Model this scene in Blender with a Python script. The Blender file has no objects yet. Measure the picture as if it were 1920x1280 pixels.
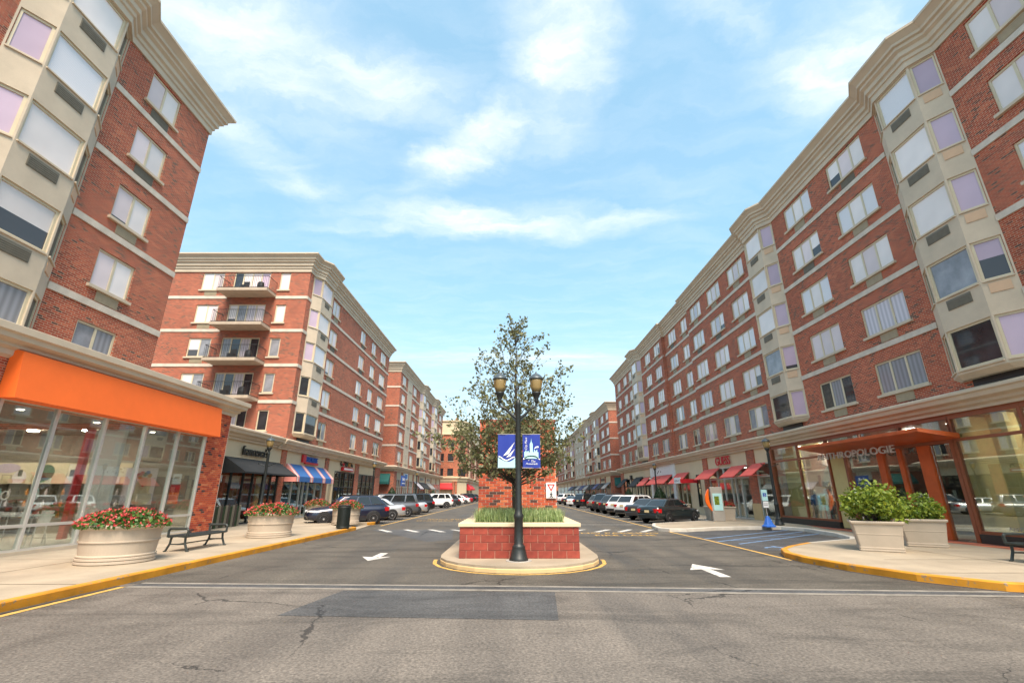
import bpy, bmesh, math, random
from mathutils import Vector, Matrix, noise
R = math.radians
rnd = random.Random(11)
sc = bpy.context.scene
col = sc.collection

# ---------------------------------------------------------------- camera
cam_d = bpy.data.cameras.new('camera')
cam_d.sensor_width = 36.0
cam_d.lens = 870.0 / 1920 * 36.0
cam_d.clip_start = 0.1
cam_d.clip_end = 3000
cam = bpy.data.objects.new('camera', cam_d)
col.objects.link(cam)
cam.location = (0, 0, 1.75)
cam.rotation_euler = (R(90) + math.atan(285 / 870.0), 0, 0)
sc.camera = cam

# ---------------------------------------------------------------- world: daylight sky with thin cloud
SUN_EL, SUN_AZ = 56.0, 167.0          # azimuth measured clockwise from +Y (behind the camera, a little right)
world = bpy.data.worlds.new('World')
sc.world = world
world.use_nodes = True
wt = world.node_tree
wt.nodes.clear()
def wn(t, **k):
    n = wt.nodes.new(t)
    for a, b in k.items():
        setattr(n, a, b)
    return n
def wl(a, b):
    wt.links.new(a, b)
w_out = wn('ShaderNodeOutputWorld')
w_bg = wn('ShaderNodeBackground')
w_bg.inputs['Strength'].default_value = 0.103
sky = wn('ShaderNodeTexSky', sky_type='NISHITA')
sky.sun_disc = False
sky.sun_elevation = R(SUN_EL)
sky.sun_rotation = R(SUN_AZ)
sky.air_density = 1.0
sky.dust_density = 1.2
sky.ozone_density = 2.0
tc = wn('ShaderNodeTexCoord')
sep = wn('ShaderNodeSeparateXYZ')
wl(tc.outputs['Generated'], sep.inputs[0])
def wmath(op, a, b=None, clamp=False):
    n = wn('ShaderNodeMath', operation=op)
    n.use_clamp = clamp
    for i, x in enumerate((a, b)):
        if x is None:
            continue
        if isinstance(x, (int, float)):
            n.inputs[i].default_value = x
        else:
            wl(x, n.inputs[i])
    return n.outputs[0]
zc = wmath('MAXIMUM', sep.outputs['Z'], 0.03)
px = wmath('DIVIDE', sep.outputs['X'], zc)
py = wmath('DIVIDE', sep.outputs['Y'], zc)
comb = wn('ShaderNodeCombineXYZ')
wl(px, comb.inputs[0]); wl(py, comb.inputs[1])
# wind-drawn distortion of the cloud layer
dn = wn('ShaderNodeTexNoise'); dn.inputs['Scale'].default_value = 3.2; dn.inputs['Detail'].default_value = 7; dn.inputs['Roughness'].default_value = 0.62
wl(comb.outputs[0], dn.inputs['Vector'])
dsub = wn('ShaderNodeVectorMath', operation='SUBTRACT'); wl(dn.outputs['Color'], dsub.inputs[0]); dsub.inputs[1].default_value = (0.5, 0.5, 0.5)
dsc = wn('ShaderNodeVectorMath', operation='SCALE'); wl(dsub.outputs[0], dsc.inputs[0]); dsc.inputs['Scale'].default_value = 0.32
dadd = wn('ShaderNodeVectorMath', operation='ADD'); wl(comb.outputs[0], dadd.inputs[0]); wl(dsc.outputs[0], dadd.inputs[1])
def cloud(cx, cy, lx, ly, ang, soft=1.0):
    sub = wn('ShaderNodeVectorMath', operation='SUBTRACT'); wl(dadd.outputs[0], sub.inputs[0]); sub.inputs[1].default_value = (cx, cy, 0)
    rot = wn('ShaderNodeVectorRotate', rotation_type='Z_AXIS'); wl(sub.outputs[0], rot.inputs['Vector']); rot.inputs['Angle'].default_value = -R(ang)
    mul = wn('ShaderNodeVectorMath', operation='MULTIPLY'); wl(rot.outputs[0], mul.inputs[0]); mul.inputs[1].default_value = (1 / lx, 1 / ly, 0)
    ln = wn('ShaderNodeVectorMath', operation='LENGTH'); wl(mul.outputs[0], ln.inputs[0])
    mr = wn('ShaderNodeMapRange', interpolation_type='SMOOTHSTEP')
    wl(ln.outputs['Value'], mr.inputs['Value'])
    mr.inputs['From Min'].default_value = 1.45; mr.inputs['From Max'].default_value = 0.0
    mr.inputs['To Min'].default_value = 0.0; mr.inputs['To Max'].default_value = soft
    return mr.outputs['Result']
banks = [cloud(-0.62, 0.86, 0.30, 0.26, 20, 0.95), cloud(-0.36, 0.92, 0.30, 0.13, 30, 0.9), cloud(-0.80, 1.15, 0.12, 0.34, -20, 0.75),
         cloud(0.11, 0.82, 0.13, 0.30, 0, 1.25), cloud(-0.10, 1.13, 0.34, 0.09, -42, 1.15),
         cloud(-0.10, 1.56, 0.50, 0.13, 2, 1.1), cloud(0.42, 1.55, 0.34, 0.07, -4, 0.7), cloud(-0.5, 1.62, 0.3, 0.06, 6, 0.6),
         cloud(0.80, 0.86, 0.16, 0.22, -25, 1.2), cloud(0.5, 0.78, 0.16, 0.05, 25, 0.5), cloud(0.3, 3.5, 1.5, 0.28, 3, 0.55),
         cloud(1.5, 0.2, 0.7, 0.3, 30, 1.0), cloud(-1.6, 0.3, 0.6, 0.4, -20, 1.0), cloud(0.2, -0.6, 0.8, 0.3, 15, 1.0),
         cloud(-0.9, -1.4, 0.9, 0.3, -30, 0.9), cloud(1.2, -1.6, 0.7, 0.35, 40, 1.0), cloud(0.0, 0.1, 0.5, 0.18, 60, 0.9)]
acc = banks[0]
for b in banks[1:]:
    acc = wmath('MAXIMUM', acc, b)
# fine streaks
mp = wn('ShaderNodeMapping'); wl(dadd.outputs[0], mp.inputs['Vector']); mp.inputs['Rotation'].default_value = (0, 0, R(35)); mp.inputs['Scale'].default_value = (1.2, 3.6, 1)
fn = wn('ShaderNodeTexNoise'); fn.inputs['Scale'].default_value = 1.9; fn.inputs['Detail'].default_value = 9; fn.inputs['Roughness'].default_value = 0.6
wl(mp.outputs[0], fn.inputs['Vector'])
fr = wn('ShaderNodeMapRange'); wl(fn.outputs['Fac'], fr.inputs['Value']); fr.inputs['From Min'].default_value = 0.22; fr.inputs['From Max'].default_value = 0.80
fr2 = wn('ShaderNodeMapRange'); wl(fn.outputs['Fac'], fr2.inputs['Value']); fr2.inputs['From Min'].default_value = 0.42; fr2.inputs['From Max'].default_value = 0.95; fr2.inputs['To Max'].default_value = 0.26
dens = wmath('ADD', wmath('MULTIPLY', acc, wmath('ADD', wmath('MULTIPLY', fr.outputs['Result'], 0.95), 0.08)), fr2.outputs['Result'], clamp=True)
# clouds thin out into the pale horizon
zfade = wn('ShaderNodeMapRange'); wl(sep.outputs['Z'], zfade.inputs['Value']); zfade.inputs['From Min'].default_value = 0.04; zfade.inputs['From Max'].default_value = 0.22
dens = wmath('MULTIPLY', wmath('MULTIPLY', dens, zfade.outputs['Result'], clamp=True), 0.80)
# milky summer air: white veil low down
veil = wn('ShaderNodeMapRange', interpolation_type='SMOOTHSTEP'); wl(sep.outputs['Z'], veil.inputs['Value'])
veil.inputs['From Min'].default_value = 0.0; veil.inputs['From Max'].default_value = 0.42; veil.inputs['To Min'].default_value = 0.62; veil.inputs['To Max'].default_value = 0.0
boost = wn('ShaderNodeVectorMath', operation='MULTIPLY'); wl(sky.outputs[0], boost.inputs[0]); boost.inputs[1].default_value = (1.38, 1.62, 1.42)
thin = wn('ShaderNodeMixRGB'); thin.inputs['Fac'].default_value = 0.6; wl(boost.outputs[0], thin.inputs['Color1']); thin.inputs['Color2'].default_value = (1.5, 2.5, 3.15, 1)
mixv = wn('ShaderNodeMixRGB'); wl(veil.outputs['Result'], mixv.inputs['Fac']); wl(thin.outputs[0], mixv.inputs['Color1']); mixv.inputs['Color2'].default_value = (3.5, 3.7, 3.8, 1)
mixc = wn('ShaderNodeMixRGB'); wl(dens, mixc.inputs['Fac']); wl(mixv.outputs[0], mixc.inputs['Color1']); mixc.inputs['Color2'].default_value = (4.9, 4.85, 4.7, 1)
wl(mixc.outputs[0], w_bg.inputs['Color'])
wl(w_bg.outputs[0], w_out.inputs['Surface'])

# ---------------------------------------------------------------- sun: veiled, broad
sun_d = bpy.data.lights.new('sun', 'SUN')
sun_d.energy = 2.6
sun_d.angle = R(28)
sun_d.color = (1.0, 0.84, 0.69)
sun = bpy.data.objects.new('sun', sun_d)
col.objects.link(sun)
sun.location = (0, -20, 60)
_az = R(SUN_AZ)
_d = Vector((math.sin(_az) * math.cos(R(SUN_EL)), math.cos(_az) * math.cos(R(SUN_EL)), math.sin(R(SUN_EL))))
sun.rotation_euler = (-_d).to_track_quat('-Z', 'Y').to_euler()

sc.view_settings.view_transform = 'Standard'
sc.view_settings.look = 'None'
sc.view_settings.exposure = 1.5
sc.view_settings.gamma = 1
sc.view_settings.use_curve_mapping = False
sc.cycles.use_denoising = True
sc.cycles.max_bounces = 6
sc.cycles.transparent_max_bounces = 12
sc.cycles.sample_clamp_indirect = 6

# ---------------------------------------------------------------- materials
def lin(r, g, b):
    f = lambda c: (c / 255 / 12.92) if c <= 10 else ((c / 255 + 0.055) / 1.055) ** 2.4
    return (f(r), f(g), f(b))
MATS = {}
class NT:
    def __init__(s, name):
        s.m = bpy.data.materials.new(name)
        s.m.use_nodes = True
        s.t = s.m.node_tree
        s.b = s.t.nodes['Principled BSDF']
        MATS[name] = s.m
    def n(s, t, **k):
        x = s.t.nodes.new(t)
        for a, b in k.items():
            if a in x.inputs:
                x.inputs[a].default_value = b
            else:
                setattr(x, a, b)
        return x
    def l(s, a, b):
        s.t.links.new(a, b)
def mat(name, c, rough=0.7, metal=0.0, var=0.12, scale=3.0, bump=0.0, bscale=40.0, coat=0.0, spec=0.5, fine=0.0, fscale=60.0):
    """plain surface: base colour with blotchy wear, optional fine grain and relief"""
    k = NT(name)
    k.b.inputs['Roughness'].default_value = rough
    k.b.inputs['Metallic'].default_value = metal
    k.b.inputs['Specular IOR Level'].default_value = spec
    k.b.inputs['Coat Weight'].default_value = coat
    k.b.inputs['Coat Roughness'].default_value = 0.08
    co = k.n('ShaderNodeTexCoord')
    if var or fine:
        no = k.n('ShaderNodeTexNoise', Scale=scale, Detail=6.0, Roughness=0.6)
        k.l(co.outputs['Object'], no.inputs['Vector'])
        mr = k.n('ShaderNodeMapRange'); k.l(no.outputs['Fac'], mr.inputs['Value'])
        mr.inputs['From Min'].default_value = 0.3; mr.inputs['From Max'].default_value = 0.7
        mr.inputs['To Min'].default_value = 1 - var; mr.inputs['To Max'].default_value = 1 + var
        val = mr.outputs['Result']
        if fine:
            n2 = k.n('ShaderNodeTexNoise', Scale=fscale, Detail=3.0); k.l(co.outputs['Object'], n2.inputs['Vector'])
            m2 = k.n('ShaderNodeMapRange'); k.l(n2.outputs['Fac'], m2.inputs['Value'])
            m2.inputs['From Min'].default_value = 0.3; m2.inputs['From Max'].default_value = 0.7
            m2.inputs['To Min'].default_value = 1 - fine; m2.inputs['To Max'].default_value = 1 + fine
            mm = k.n('ShaderNodeMath', operation='MULTIPLY'); k.l(val, mm.inputs[0]); k.l(m2.outputs['Result'], mm.inputs[1]); val = mm.outputs[0]
        sc_ = k.n('ShaderNodeVectorMath', operation='SCALE'); sc_.inputs[0].default_value = c
        k.l(val, sc_.inputs['Scale']); k.l(sc_.outputs[0], k.b.inputs['Base Color'])
    else:
        k.b.inputs['Base Color'].default_value = (*c, 1)
    if bump:
        nb = k.n('ShaderNodeTexNoise', Scale=bscale, Detail=4.0); k.l(co.outputs['Object'], nb.inputs['Vector'])
        bp = k.n('ShaderNodeBump', Strength=bump, Distance=0.02); k.l(nb.outputs['Fac'], bp.inputs['Height']); k.l(bp.outputs[0], k.b.inputs['Normal'])
    return k.m
def brickmat(name, tint=(1, 1, 1), bw=0.205, bh=0.068, dark=0.12, mortar=(0.50, 0.33, 0.22)):
    k = NT(name)
    co = k.n('ShaderNodeTexCoord'); sp = k.n('ShaderNodeSeparateXYZ'); k.l(co.outputs['Object'], sp.inputs[0])
    ad = k.n('ShaderNodeMath', operation='ADD'); k.l(sp.outputs['X'], ad.inputs[0]); k.l(sp.outputs['Y'], ad.inputs[1])
    cb = k.n('ShaderNodeCombineXYZ'); k.l(ad.outputs[0], cb.inputs[0]); k.l(sp.outputs['Z'], cb.inputs[1])
    br = k.n('ShaderNodeTexBrick'); k.l(cb.outputs[0], br.inputs['Vector'])
    br.inputs['Scale'].default_value = 1.0
    br.inputs['Color1'].default_value = (0, 0, 0, 1); br.inputs['Color2'].default_value = (1, 1, 1, 1); br.inputs['Mortar'].default_value = (0.5, 0.5, 0.5, 1)
    br.inputs['Mortar Size'].default_value = 0.008; br.inputs['Mortar Smooth'].default_value = 0.1
    br.inputs['Brick Width'].default_value = bw; br.inputs['Row Height'].default_value = bh
    # clusters of dark-fired bricks
    cl = k.n('ShaderNodeTexNoise', Scale=0.9, Detail=3.0); k.l(cb.outputs[0], cl.inputs['Vector'])
    bw_ = k.n('ShaderNodeRGBToBW'); k.l(br.outputs['Color'], bw_.inputs[0])
    cm = k.n('ShaderNodeMapRange'); k.l(cl.outputs['Fac'], cm.inputs['Value']); cm.inputs['From Min'].default_value = 0.35; cm.inputs['From Max'].default_value = 0.7; cm.inputs['To Min'].default_value = -dark * 0.6; cm.inputs['To Max'].default_value = dark
    sb = k.n('ShaderNodeMath', operation='SUBTRACT'); k.l(bw_.outputs[0], sb.inputs[0]); k.l(cm.outputs['Result'], sb.inputs[1])
    rp = k.n('ShaderNodeValToRGB'); k.l(sb.outputs[0], rp.inputs[0])
    e = rp.color_ramp.elements
    cols = [(0.0, (0.09, 0.042, 0.032)), (0.05, (0.17, 0.048, 0.030)), (0.10, (0.28, 0.046, 0.022)), (0.5, (0.40, 0.064, 0.027)), (0.85, (0.47, 0.088, 0.036)), (1.0, (0.53, 0.13, 0.058))]
    while len(e) < len(cols):
        e.new(0.5)
    for el, (p, c) in zip(e, cols):
        el.position = p; el.color = (c[0] * tint[0], c[1] * tint[1], c[2] * tint[2], 1)
    mx = k.n('ShaderNodeMixRGB'); k.l(br.outputs['Fac'], mx.inputs['Fac']); k.l(rp.outputs[0], mx.inputs['Color1']); mx.inputs['Color2'].default_value = (*mortar, 1)
    st = k.n('ShaderNodeTexNoise', Scale=0.35, Detail=5.0); k.l(co.outputs['Object'], st.inputs['Vector'])
    sm = k.n('ShaderNodeMapRange'); k.l(st.outputs['Fac'], sm.inputs['Value']); sm.inputs['From Min'].default_value = 0.3; sm.inputs['From Max'].default_value = 0.7; sm.inputs['To Min'].default_value = 0.88; sm.inputs['To Max'].default_value = 1.1
    vs = k.n('ShaderNodeVectorMath', operation='SCALE'); k.l(mx.outputs[0], vs.inputs[0]); k.l(sm.outputs['Result'], vs.inputs['Scale'])
    k.l(vs.outputs[0], k.b.inputs['Base Color'])
    k.b.inputs['Roughness'].default_value = 0.85
    iv = k.n('ShaderNodeMath', operation='SUBTRACT'); iv.inputs[0].default_value = 1.0; k.l(br.outputs['Fac'], iv.inputs[1])
    bp = k.n('ShaderNodeBump', Strength=0.6, Distance=0.008); k.l(iv.outputs[0], bp.inputs['Height']); k.l(bp.outputs[0], k.b.inputs['Normal'])
    return k.m
brickmat('brick_wall')
brickmat('brick_dark', (0.86, 0.82, 0.85))
brickmat('brick_orange', (1.12, 1.35, 1.3))
mat('mortar', (0.58, 0.46, 0.36), 0.9, var=0.1)
for i, c in enumerate([(0.48, 0.090, 0.036), (0.56, 0.13, 0.05), (0.38, 0.062, 0.03), (0.085, 0.042, 0.034), (0.62, 0.20, 0.085)]):
    mat('brick_%d' % i, c, 0.85, var=0.2, scale=14, bump=0.3, bscale=60)
for i, c in enumerate([(0.25, 0.043, 0.027), (0.29, 0.052, 0.032), (0.22, 0.038, 0.025)]):
    mat('block_%d' % i, c, 0.85, var=0.2, scale=6, bump=0.3, bscale=80, fine=0.15, fscale=120)
mat('block_joint', (0.46, 0.27, 0.19), 0.9, var=0.1)
mat('stone_cream', (0.57, 0.475, 0.355), 0.8, var=0.09, scale=1.5, fine=0.06, fscale=90, bump=0.1, bscale=120)
mat('stone_cornice', (0.57, 0.475, 0.355), 0.75, var=0.08, scale=1.0)
mat('stone_band', (0.60, 0.53, 0.44), 0.85, var=0.16, scale=2.0, fine=0.1, fscale=50)
mat('stucco', (0.66, 0.54, 0.36), 0.85, var=0.05, scale=0.8, bump=0.08, bscale=150)
mat('stucco_white', (0.8, 0.8, 0.78), 0.8, var=0.03)
mat('stucco_yellow', (0.62, 0.44, 0.22), 0.8, var=0.06)
mat('panel_peach', (0.62, 0.42, 0.27), 0.8, var=0.05)
mat('frame_cream', (0.62, 0.54, 0.38), 0.5, var=0.05)
mat('frame_alu', (0.62, 0.60, 0.56), 0.35, metal=0.3, var=0.05)
mat('frame_black', (0.02, 0.02, 0.02), 0.4, var=0.1)
mat('frame_rust', (0.26, 0.075, 0.03), 0.45, var=0.15, scale=2)
mat('orange_wood', (0.52, 0.088, 0.012), 0.45, var=0.15, scale=2)
mat('grille', (0.17, 0.15, 0.11), 0.6, var=0.15)
mat('grille_tan', (0.40, 0.33, 0.22), 0.6, var=0.1)
mat('concrete', (0.35, 0.29, 0.212), 0.85, var=0.2, scale=0.7, fine=0.08, fscale=70, bump=0.1, bscale=120)
mat('concrete_white', (0.56, 0.52, 0.45), 0.85, var=0.12, scale=2)
mat('concrete_grey', (0.36, 0.34, 0.31), 0.85, var=0.18, scale=1.5)
mat('drain_concrete', (0.22, 0.20, 0.17), 0.9, var=0.3, scale=3)
mat('slab_concrete', (0.45, 0.37, 0.28), 0.85, var=0.12)
mat('yellow_paint', (0.62, 0.27, 0.014), 0.65, var=0.3, scale=5, bump=0.2, bscale=30)
def chipped(name, paint, under, amount):
    k = NT(name)
    co = k.n('ShaderNodeTexCoord')
    n1 = k.n('ShaderNodeTexNoise', Scale=5.5, Detail=8.0, Roughness=0.7); k.l(co.outputs['Object'], n1.inputs['Vector'])
    m1 = k.n('ShaderNodeMapRange'); k.l(n1.outputs['Fac'], m1.inputs['Value']); m1.inputs['From Min'].default_value = amount; m1.inputs['From Max'].default_value = amount + 0.05
    n2 = k.n('ShaderNodeTexNoise', Scale=2.0, Detail=5.0); k.l(co.outputs['Object'], n2.inputs['Vector'])
    m2 = k.n('ShaderNodeMapRange'); k.l(n2.outputs['Fac'], m2.inputs['Value']); m2.inputs['From Min'].default_value = 0.3; m2.inputs['From Max'].default_value = 0.7; m2.inputs['To Min'].default_value = 0.72; m2.inputs['To Max'].default_value = 1.15
    mx = k.n('ShaderNodeMixRGB'); k.l(m1.outputs['Result'], mx.inputs['Fac']); mx.inputs['Color1'].default_value = (*paint, 1); mx.inputs['Color2'].default_value = (*under, 1)
    vs = k.n('ShaderNodeVectorMath', operation='SCALE'); k.l(mx.outputs[0], vs.inputs[0]); k.l(m2.outputs['Result'], vs.inputs['Scale']); k.l(vs.outputs[0], k.b.inputs['Base Color'])
    k.b.inputs['Roughness'].default_value = 0.75
    bp = k.n('ShaderNodeBump', Strength=0.4, Distance=0.01); k.l(n1.outputs['Fac'], bp.inputs['Height']); k.l(bp.outputs[0], k.b.inputs['Normal'])
chipped('kerb_yellow', (0.60, 0.26, 0.014), (0.26, 0.20, 0.13), 0.585)
chipped('worn_white', (0.58, 0.56, 0.52), (0.12, 0.11, 0.095), 0.56)
mat('paving_gap', (0.20, 0.16, 0.11), 0.95, var=0.2)
mat('yellow_line', (0.55, 0.33, 0.08), 0.75, var=0.3, scale=6)
mat('white_line', (0.56, 0.54, 0.50), 0.75, var=0.3, scale=5)
mat('blue_line', (0.16, 0.27, 0.45), 0.75, var=0.35, scale=5)
mat('dirt', (0.06, 0.05, 0.04), 0.95, var=0.3, scale=8)
mat('orange_fabric', (0.90, 0.155, 0.018), 0.75, var=0.05, scale=1.2)
mat('black_fabric', (0.022, 0.024, 0.026), 0.85, var=0.15)
mat('grey_fabric', (0.30, 0.29, 0.28), 0.85, var=0.1)
mat('red_fabric', (0.80, 0.125, 0.095), 0.8, var=0.07)
mat('red_deep', (0.55, 0.02, 0.025), 0.7, var=0.07)
mat('blue_fabric', (0.035, 0.13, 0.36), 0.8, var=0.07)
mat('pink_fabric', (0.70, 0.27, 0.23), 0.8, var=0.05)
mat('white_fabric', (0.75, 0.70, 0.68), 0.8, var=0.05)
mat('navy_fabric', (0.06, 0.07, 0.16), 0.8, var=0.1)
mat('green_fabric', (0.01, 0.10, 0.09), 0.8, var=0.1)
mat('lamp_metal', (0.022, 0.026, 0.026), 0.45, metal=0.2, var=0.25, scale=6)
mat('lamp_cap', (0.10, 0.12, 0.13), 0.35, metal=0.5, var=0.1)
mat('lamp_glass', (0.30, 0.21, 0.085), 0.25, var=0.15, scale=4)
mat('bench_metal', (0.035, 0.043, 0.04), 0.5, metal=0.2, var=0.2, scale=8)
mat('planter', (0.46, 0.385, 0.30), 0.8, var=0.07, scale=2.0, fine=0.05, fscale=90)
mat('soil', (0.035, 0.025, 0.018), 0.95, var=0.3, scale=12)
mat('bin_green', (0.008, 0.014, 0.012), 0.5, var=0.2)
mat('banner_blue', (0.012, 0.035, 0.29), 0.7, var=0.05)
mat('banner_aqua', (0.42, 0.68, 0.68), 0.7, var=0.04)
mat('banner_white', (0.8, 0.8, 0.8), 0.7, var=0.03)
mat('sign_blue', (0.02, 0.09, 0.38), 0.5, var=0.05)
mat('sign_cyan', (0.05, 0.25, 0.62), 0.5, var=0.1)
mat('sign_red', (0.55, 0.012, 0.02), 0.45, var=0.05)
mat('sign_dark', (0.035, 0.03, 0.022), 0.5, var=0.1)
mat('sign_grey', (0.27, 0.25, 0.23), 0.5, var=0.1)
mat('sign_green', (0.05, 0.12, 0.06), 0.5)
mat('sign_orange', (0.55, 0.20, 0.02), 0.5)
mat('cone_blue', (0.03, 0.16, 0.62), 0.5, var=0.08)
mat('kiosk_orange', (0.85, 0.14, 0.01), 0.35, var=0.03)
mat('kiosk_grey', (0.36, 0.33, 0.29), 0.5, var=0.08)
mat('bark', (0.055, 0.042, 0.032), 0.9, var=0.3, scale=12, bump=0.4, bscale=30)
mat('tyre', (0.012, 0.012, 0.013), 0.85, var=0.2)
mat('rim', (0.55, 0.55, 0.56), 0.3, metal=0.8, var=0.05)
mat('car_glass', (0.012, 0.016, 0.018), 0.05, var=0, spec=0.8)
mat('car_black', (0.012, 0.012, 0.013), 0.6, var=0.1)
mat('tail_red', (0.45, 0.01, 0.012), 0.15, var=0.05)
mat('lamp_clear', (0.72, 0.74, 0.76), 0.1, var=0.05)
mat('plate', (0.62, 0.50, 0.28), 0.5, var=0.05)
mat('chrome', (0.7, 0.7, 0.7), 0.15, metal=1.0, var=0)
for nm, c, me in (('navy', (0.010, 0.014, 0.035), 0.3), ('silver', (0.52, 0.53, 0.54), 0.5), ('grey', (0.13, 0.135, 0.145), 0.5), ('black', (0.007, 0.007, 0.008), 0.2), ('white', (0.78, 0.78, 0.77), 0.0),
                  ('greenblack', (0.014, 0.022, 0.024), 0.3), ('bronze', (0.23, 0.19, 0.15), 0.5), ('darkgrey', (0.045, 0.043, 0.045), 0.4), ('red', (0.35, 0.012, 0.02), 0.2)):
    mat('paint_' + nm, c, 0.28, metal=me, var=0.03, coat=1.0)
# panes: glass with whatever hangs close behind it; lavender is a painted reflection
def panemat(name, c, part=0.35):
    """glass over a roller blind (lavender: tint of a reflection): the blind stops short of the sill in some windows, tone differs from flat to flat"""
    k = NT(name)
    k.b.inputs['Roughness'].default_value = 0.06
    co = k.n('ShaderNodeTexCoord'); sp = k.n('ShaderNodeSeparateXYZ'); k.l(co.outputs['Object'], sp.inputs[0])
    oi = k.n('ShaderNodeObjectInfo')
    drop = k.n('ShaderNodeMapRange'); k.l(oi.outputs['Random'], drop.inputs['Value'])
    drop.inputs['From Min'].default_value = 1 - part; drop.inputs['From Max'].default_value = 1.0; drop.inputs['To Min'].default_value = -0.05; drop.inputs['To Max'].default_value = 0.75
    lt = k.n('ShaderNodeMath', operation='LESS_THAN'); k.l(sp.outputs['Z'], lt.inputs[0]); k.l(drop.outputs['Result'], lt.inputs[1])
    r2_ = k.n('ShaderNodeMath', operation='MULTIPLY'); k.l(oi.outputs['Random'], r2_.inputs[0]); r2_.inputs[1].default_value = 17.3
    fr_ = k.n('ShaderNodeMath', operation='FRACT'); k.l(r2_.outputs[0], fr_.inputs[0])
    tone = k.n('ShaderNodeMapRange'); k.l(fr_.outputs[0], tone.inputs['Value']); tone.inputs['To Min'].default_value = 0.80; tone.inputs['To Max'].default_value = 1.06
    no = k.n('ShaderNodeTexNoise', Scale=0.9, Detail=2.0); k.l(co.outputs['Object'], no.inputs['Vector'])
    nm = k.n('ShaderNodeMapRange'); k.l(no.outputs['Fac'], nm.inputs['Value']); nm.inputs['From Min'].default_value = 0.3; nm.inputs['From Max'].default_value = 0.7; nm.inputs['To Min'].default_value = 0.92; nm.inputs['To Max'].default_value = 1.05
    mm = k.n('ShaderNodeMath', operation='MULTIPLY'); k.l(tone.outputs['Result'], mm.inputs[0]); k.l(nm.outputs['Result'], mm.inputs[1])
    vs = k.n('ShaderNodeVectorMath', operation='SCALE'); vs.inputs[0].default_value = c; k.l(mm.outputs[0], vs.inputs['Scale'])
    mx = k.n('ShaderNodeMixRGB'); k.l(lt.outputs[0], mx.inputs['Fac']); k.l(vs.outputs[0], mx.inputs['Color1']); mx.inputs['Color2'].default_value = (0.07, 0.07, 0.075, 1)
    k.l(mx.outputs[0], k.b.inputs['Base Color'])
panemat('pane_white', (0.86, 0.79, 0.76), 0.07)
panemat('pane_pink', (0.80, 0.68, 0.68), 0.07)
panemat('pane_lavender', (0.54, 0.42, 0.52), 0.12)  # purple glass reflection of the bay sides put into the base colour
mat('pane_grey', (0.27, 0.28, 0.31), 0.05, var=0.3, scale=1.5)
mat('pane_dark', (0.035, 0.037, 0.042), 0.04, var=0.4, scale=1.5, spec=0.8)
def slatmat(name, c):
    k = NT(name)
    co = k.n('ShaderNodeTexCoord'); sp = k.n('ShaderNodeSeparateXYZ'); k.l(co.outputs['Object'], sp.inputs[0])
    w = k.n('ShaderNodeMath', operation='MULTIPLY'); k.l(sp.outputs['Z'], w.inputs[0]); w.inputs[1].default_value = 20.0
    fr_ = k.n('ShaderNodeMath', operation='FRACT'); k.l(w.outputs[0], fr_.inputs[0])
    mr = k.n('ShaderNodeMapRange'); k.l(fr_.outputs[0], mr.inputs['Value']); mr.inputs['From Min'].default_value = 0.0; mr.inputs['From Max'].default_value = 0.3; mr.inputs['To Min'].default_value = 0.72; mr.inputs['To Max'].default_value = 1.0
    vs = k.n('ShaderNodeVectorMath', operation='SCALE'); vs.inputs[0].default_value = c; k.l(mr.outputs['Result'], vs.inputs['Scale']); k.l(vs.outputs[0], k.b.inputs['Base Color'])
    k.b.inputs['Roughness'].default_value = 0.07
slatmat('pane_blind', (0.78, 0.77, 0.80))
def curtainmat(name, c):
    k = NT(name)
    co = k.n('ShaderNodeTexCoord')
    wv = k.n('ShaderNodeTexWave', Scale=1.5, Distortion=0.5, Detail=2.0); wv.bands_direction = 'X'; k.l(co.outputs['Object'], wv.inputs['Vector'])
    mr = k.n('ShaderNodeMapRange'); k.l(wv.outputs['Fac'], mr.inputs['Value']); mr.inputs['To Min'].default_value = 0.74; mr.inputs['To Max'].default_value = 1.04
    vs = k.n('ShaderNodeVectorMath', operation='SCALE'); vs.inputs[0].default_value = c; k.l(mr.outputs['Result'], vs.inputs['Scale']); k.l(vs.outputs[0], k.b.inputs['Base Color'])
    k.b.inputs['Roughness'].default_value = 0.07
curtainmat('pane_curtain', (0.62, 0.57, 0.62))
curtainmat('pane_sheer', (0.30, 0.31, 0.34))
def glassmat(name, tint, lo):
    k = NT(name)
    k.t.nodes.remove(k.b)
    o = [n for n in k.t.nodes if n.type == 'OUTPUT_MATERIAL'][0]
    tr = k.n('ShaderNodeBsdfTransparent'); tr.inputs['Color'].default_value = (*tint, 1)
    gl = k.n('ShaderNodeBsdfGlossy'); gl.inputs['Roughness'].default_value = 0.01; gl.inputs['Color'].default_value = (0.9, 0.95, 0.97, 1)
    lw = k.n('ShaderNodeFresnel'); lw.inputs['IOR'].default_value = 1.5
    ad = k.n('ShaderNodeMath', operation='MULTIPLY_ADD'); k.l(lw.outputs[0], ad.inputs[0]); ad.inputs[1].default_value = 0.5; ad.inputs[2].default_value = lo; ad.use_clamp = True
    mx = k.n('ShaderNodeMixShader'); k.l(ad.outputs[0], mx.inputs[0]); k.l(tr.outputs[0], mx.inputs[1]); k.l(gl.outputs[0], mx.inputs[2])
    k.l(mx.outputs[0], o.inputs['Surface'])
glassmat('shop_glass', (0.94, 0.97, 0.94), 0.012)
glassmat('glass_olive', (0.72, 0.70, 0.50), 0.05)
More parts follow.
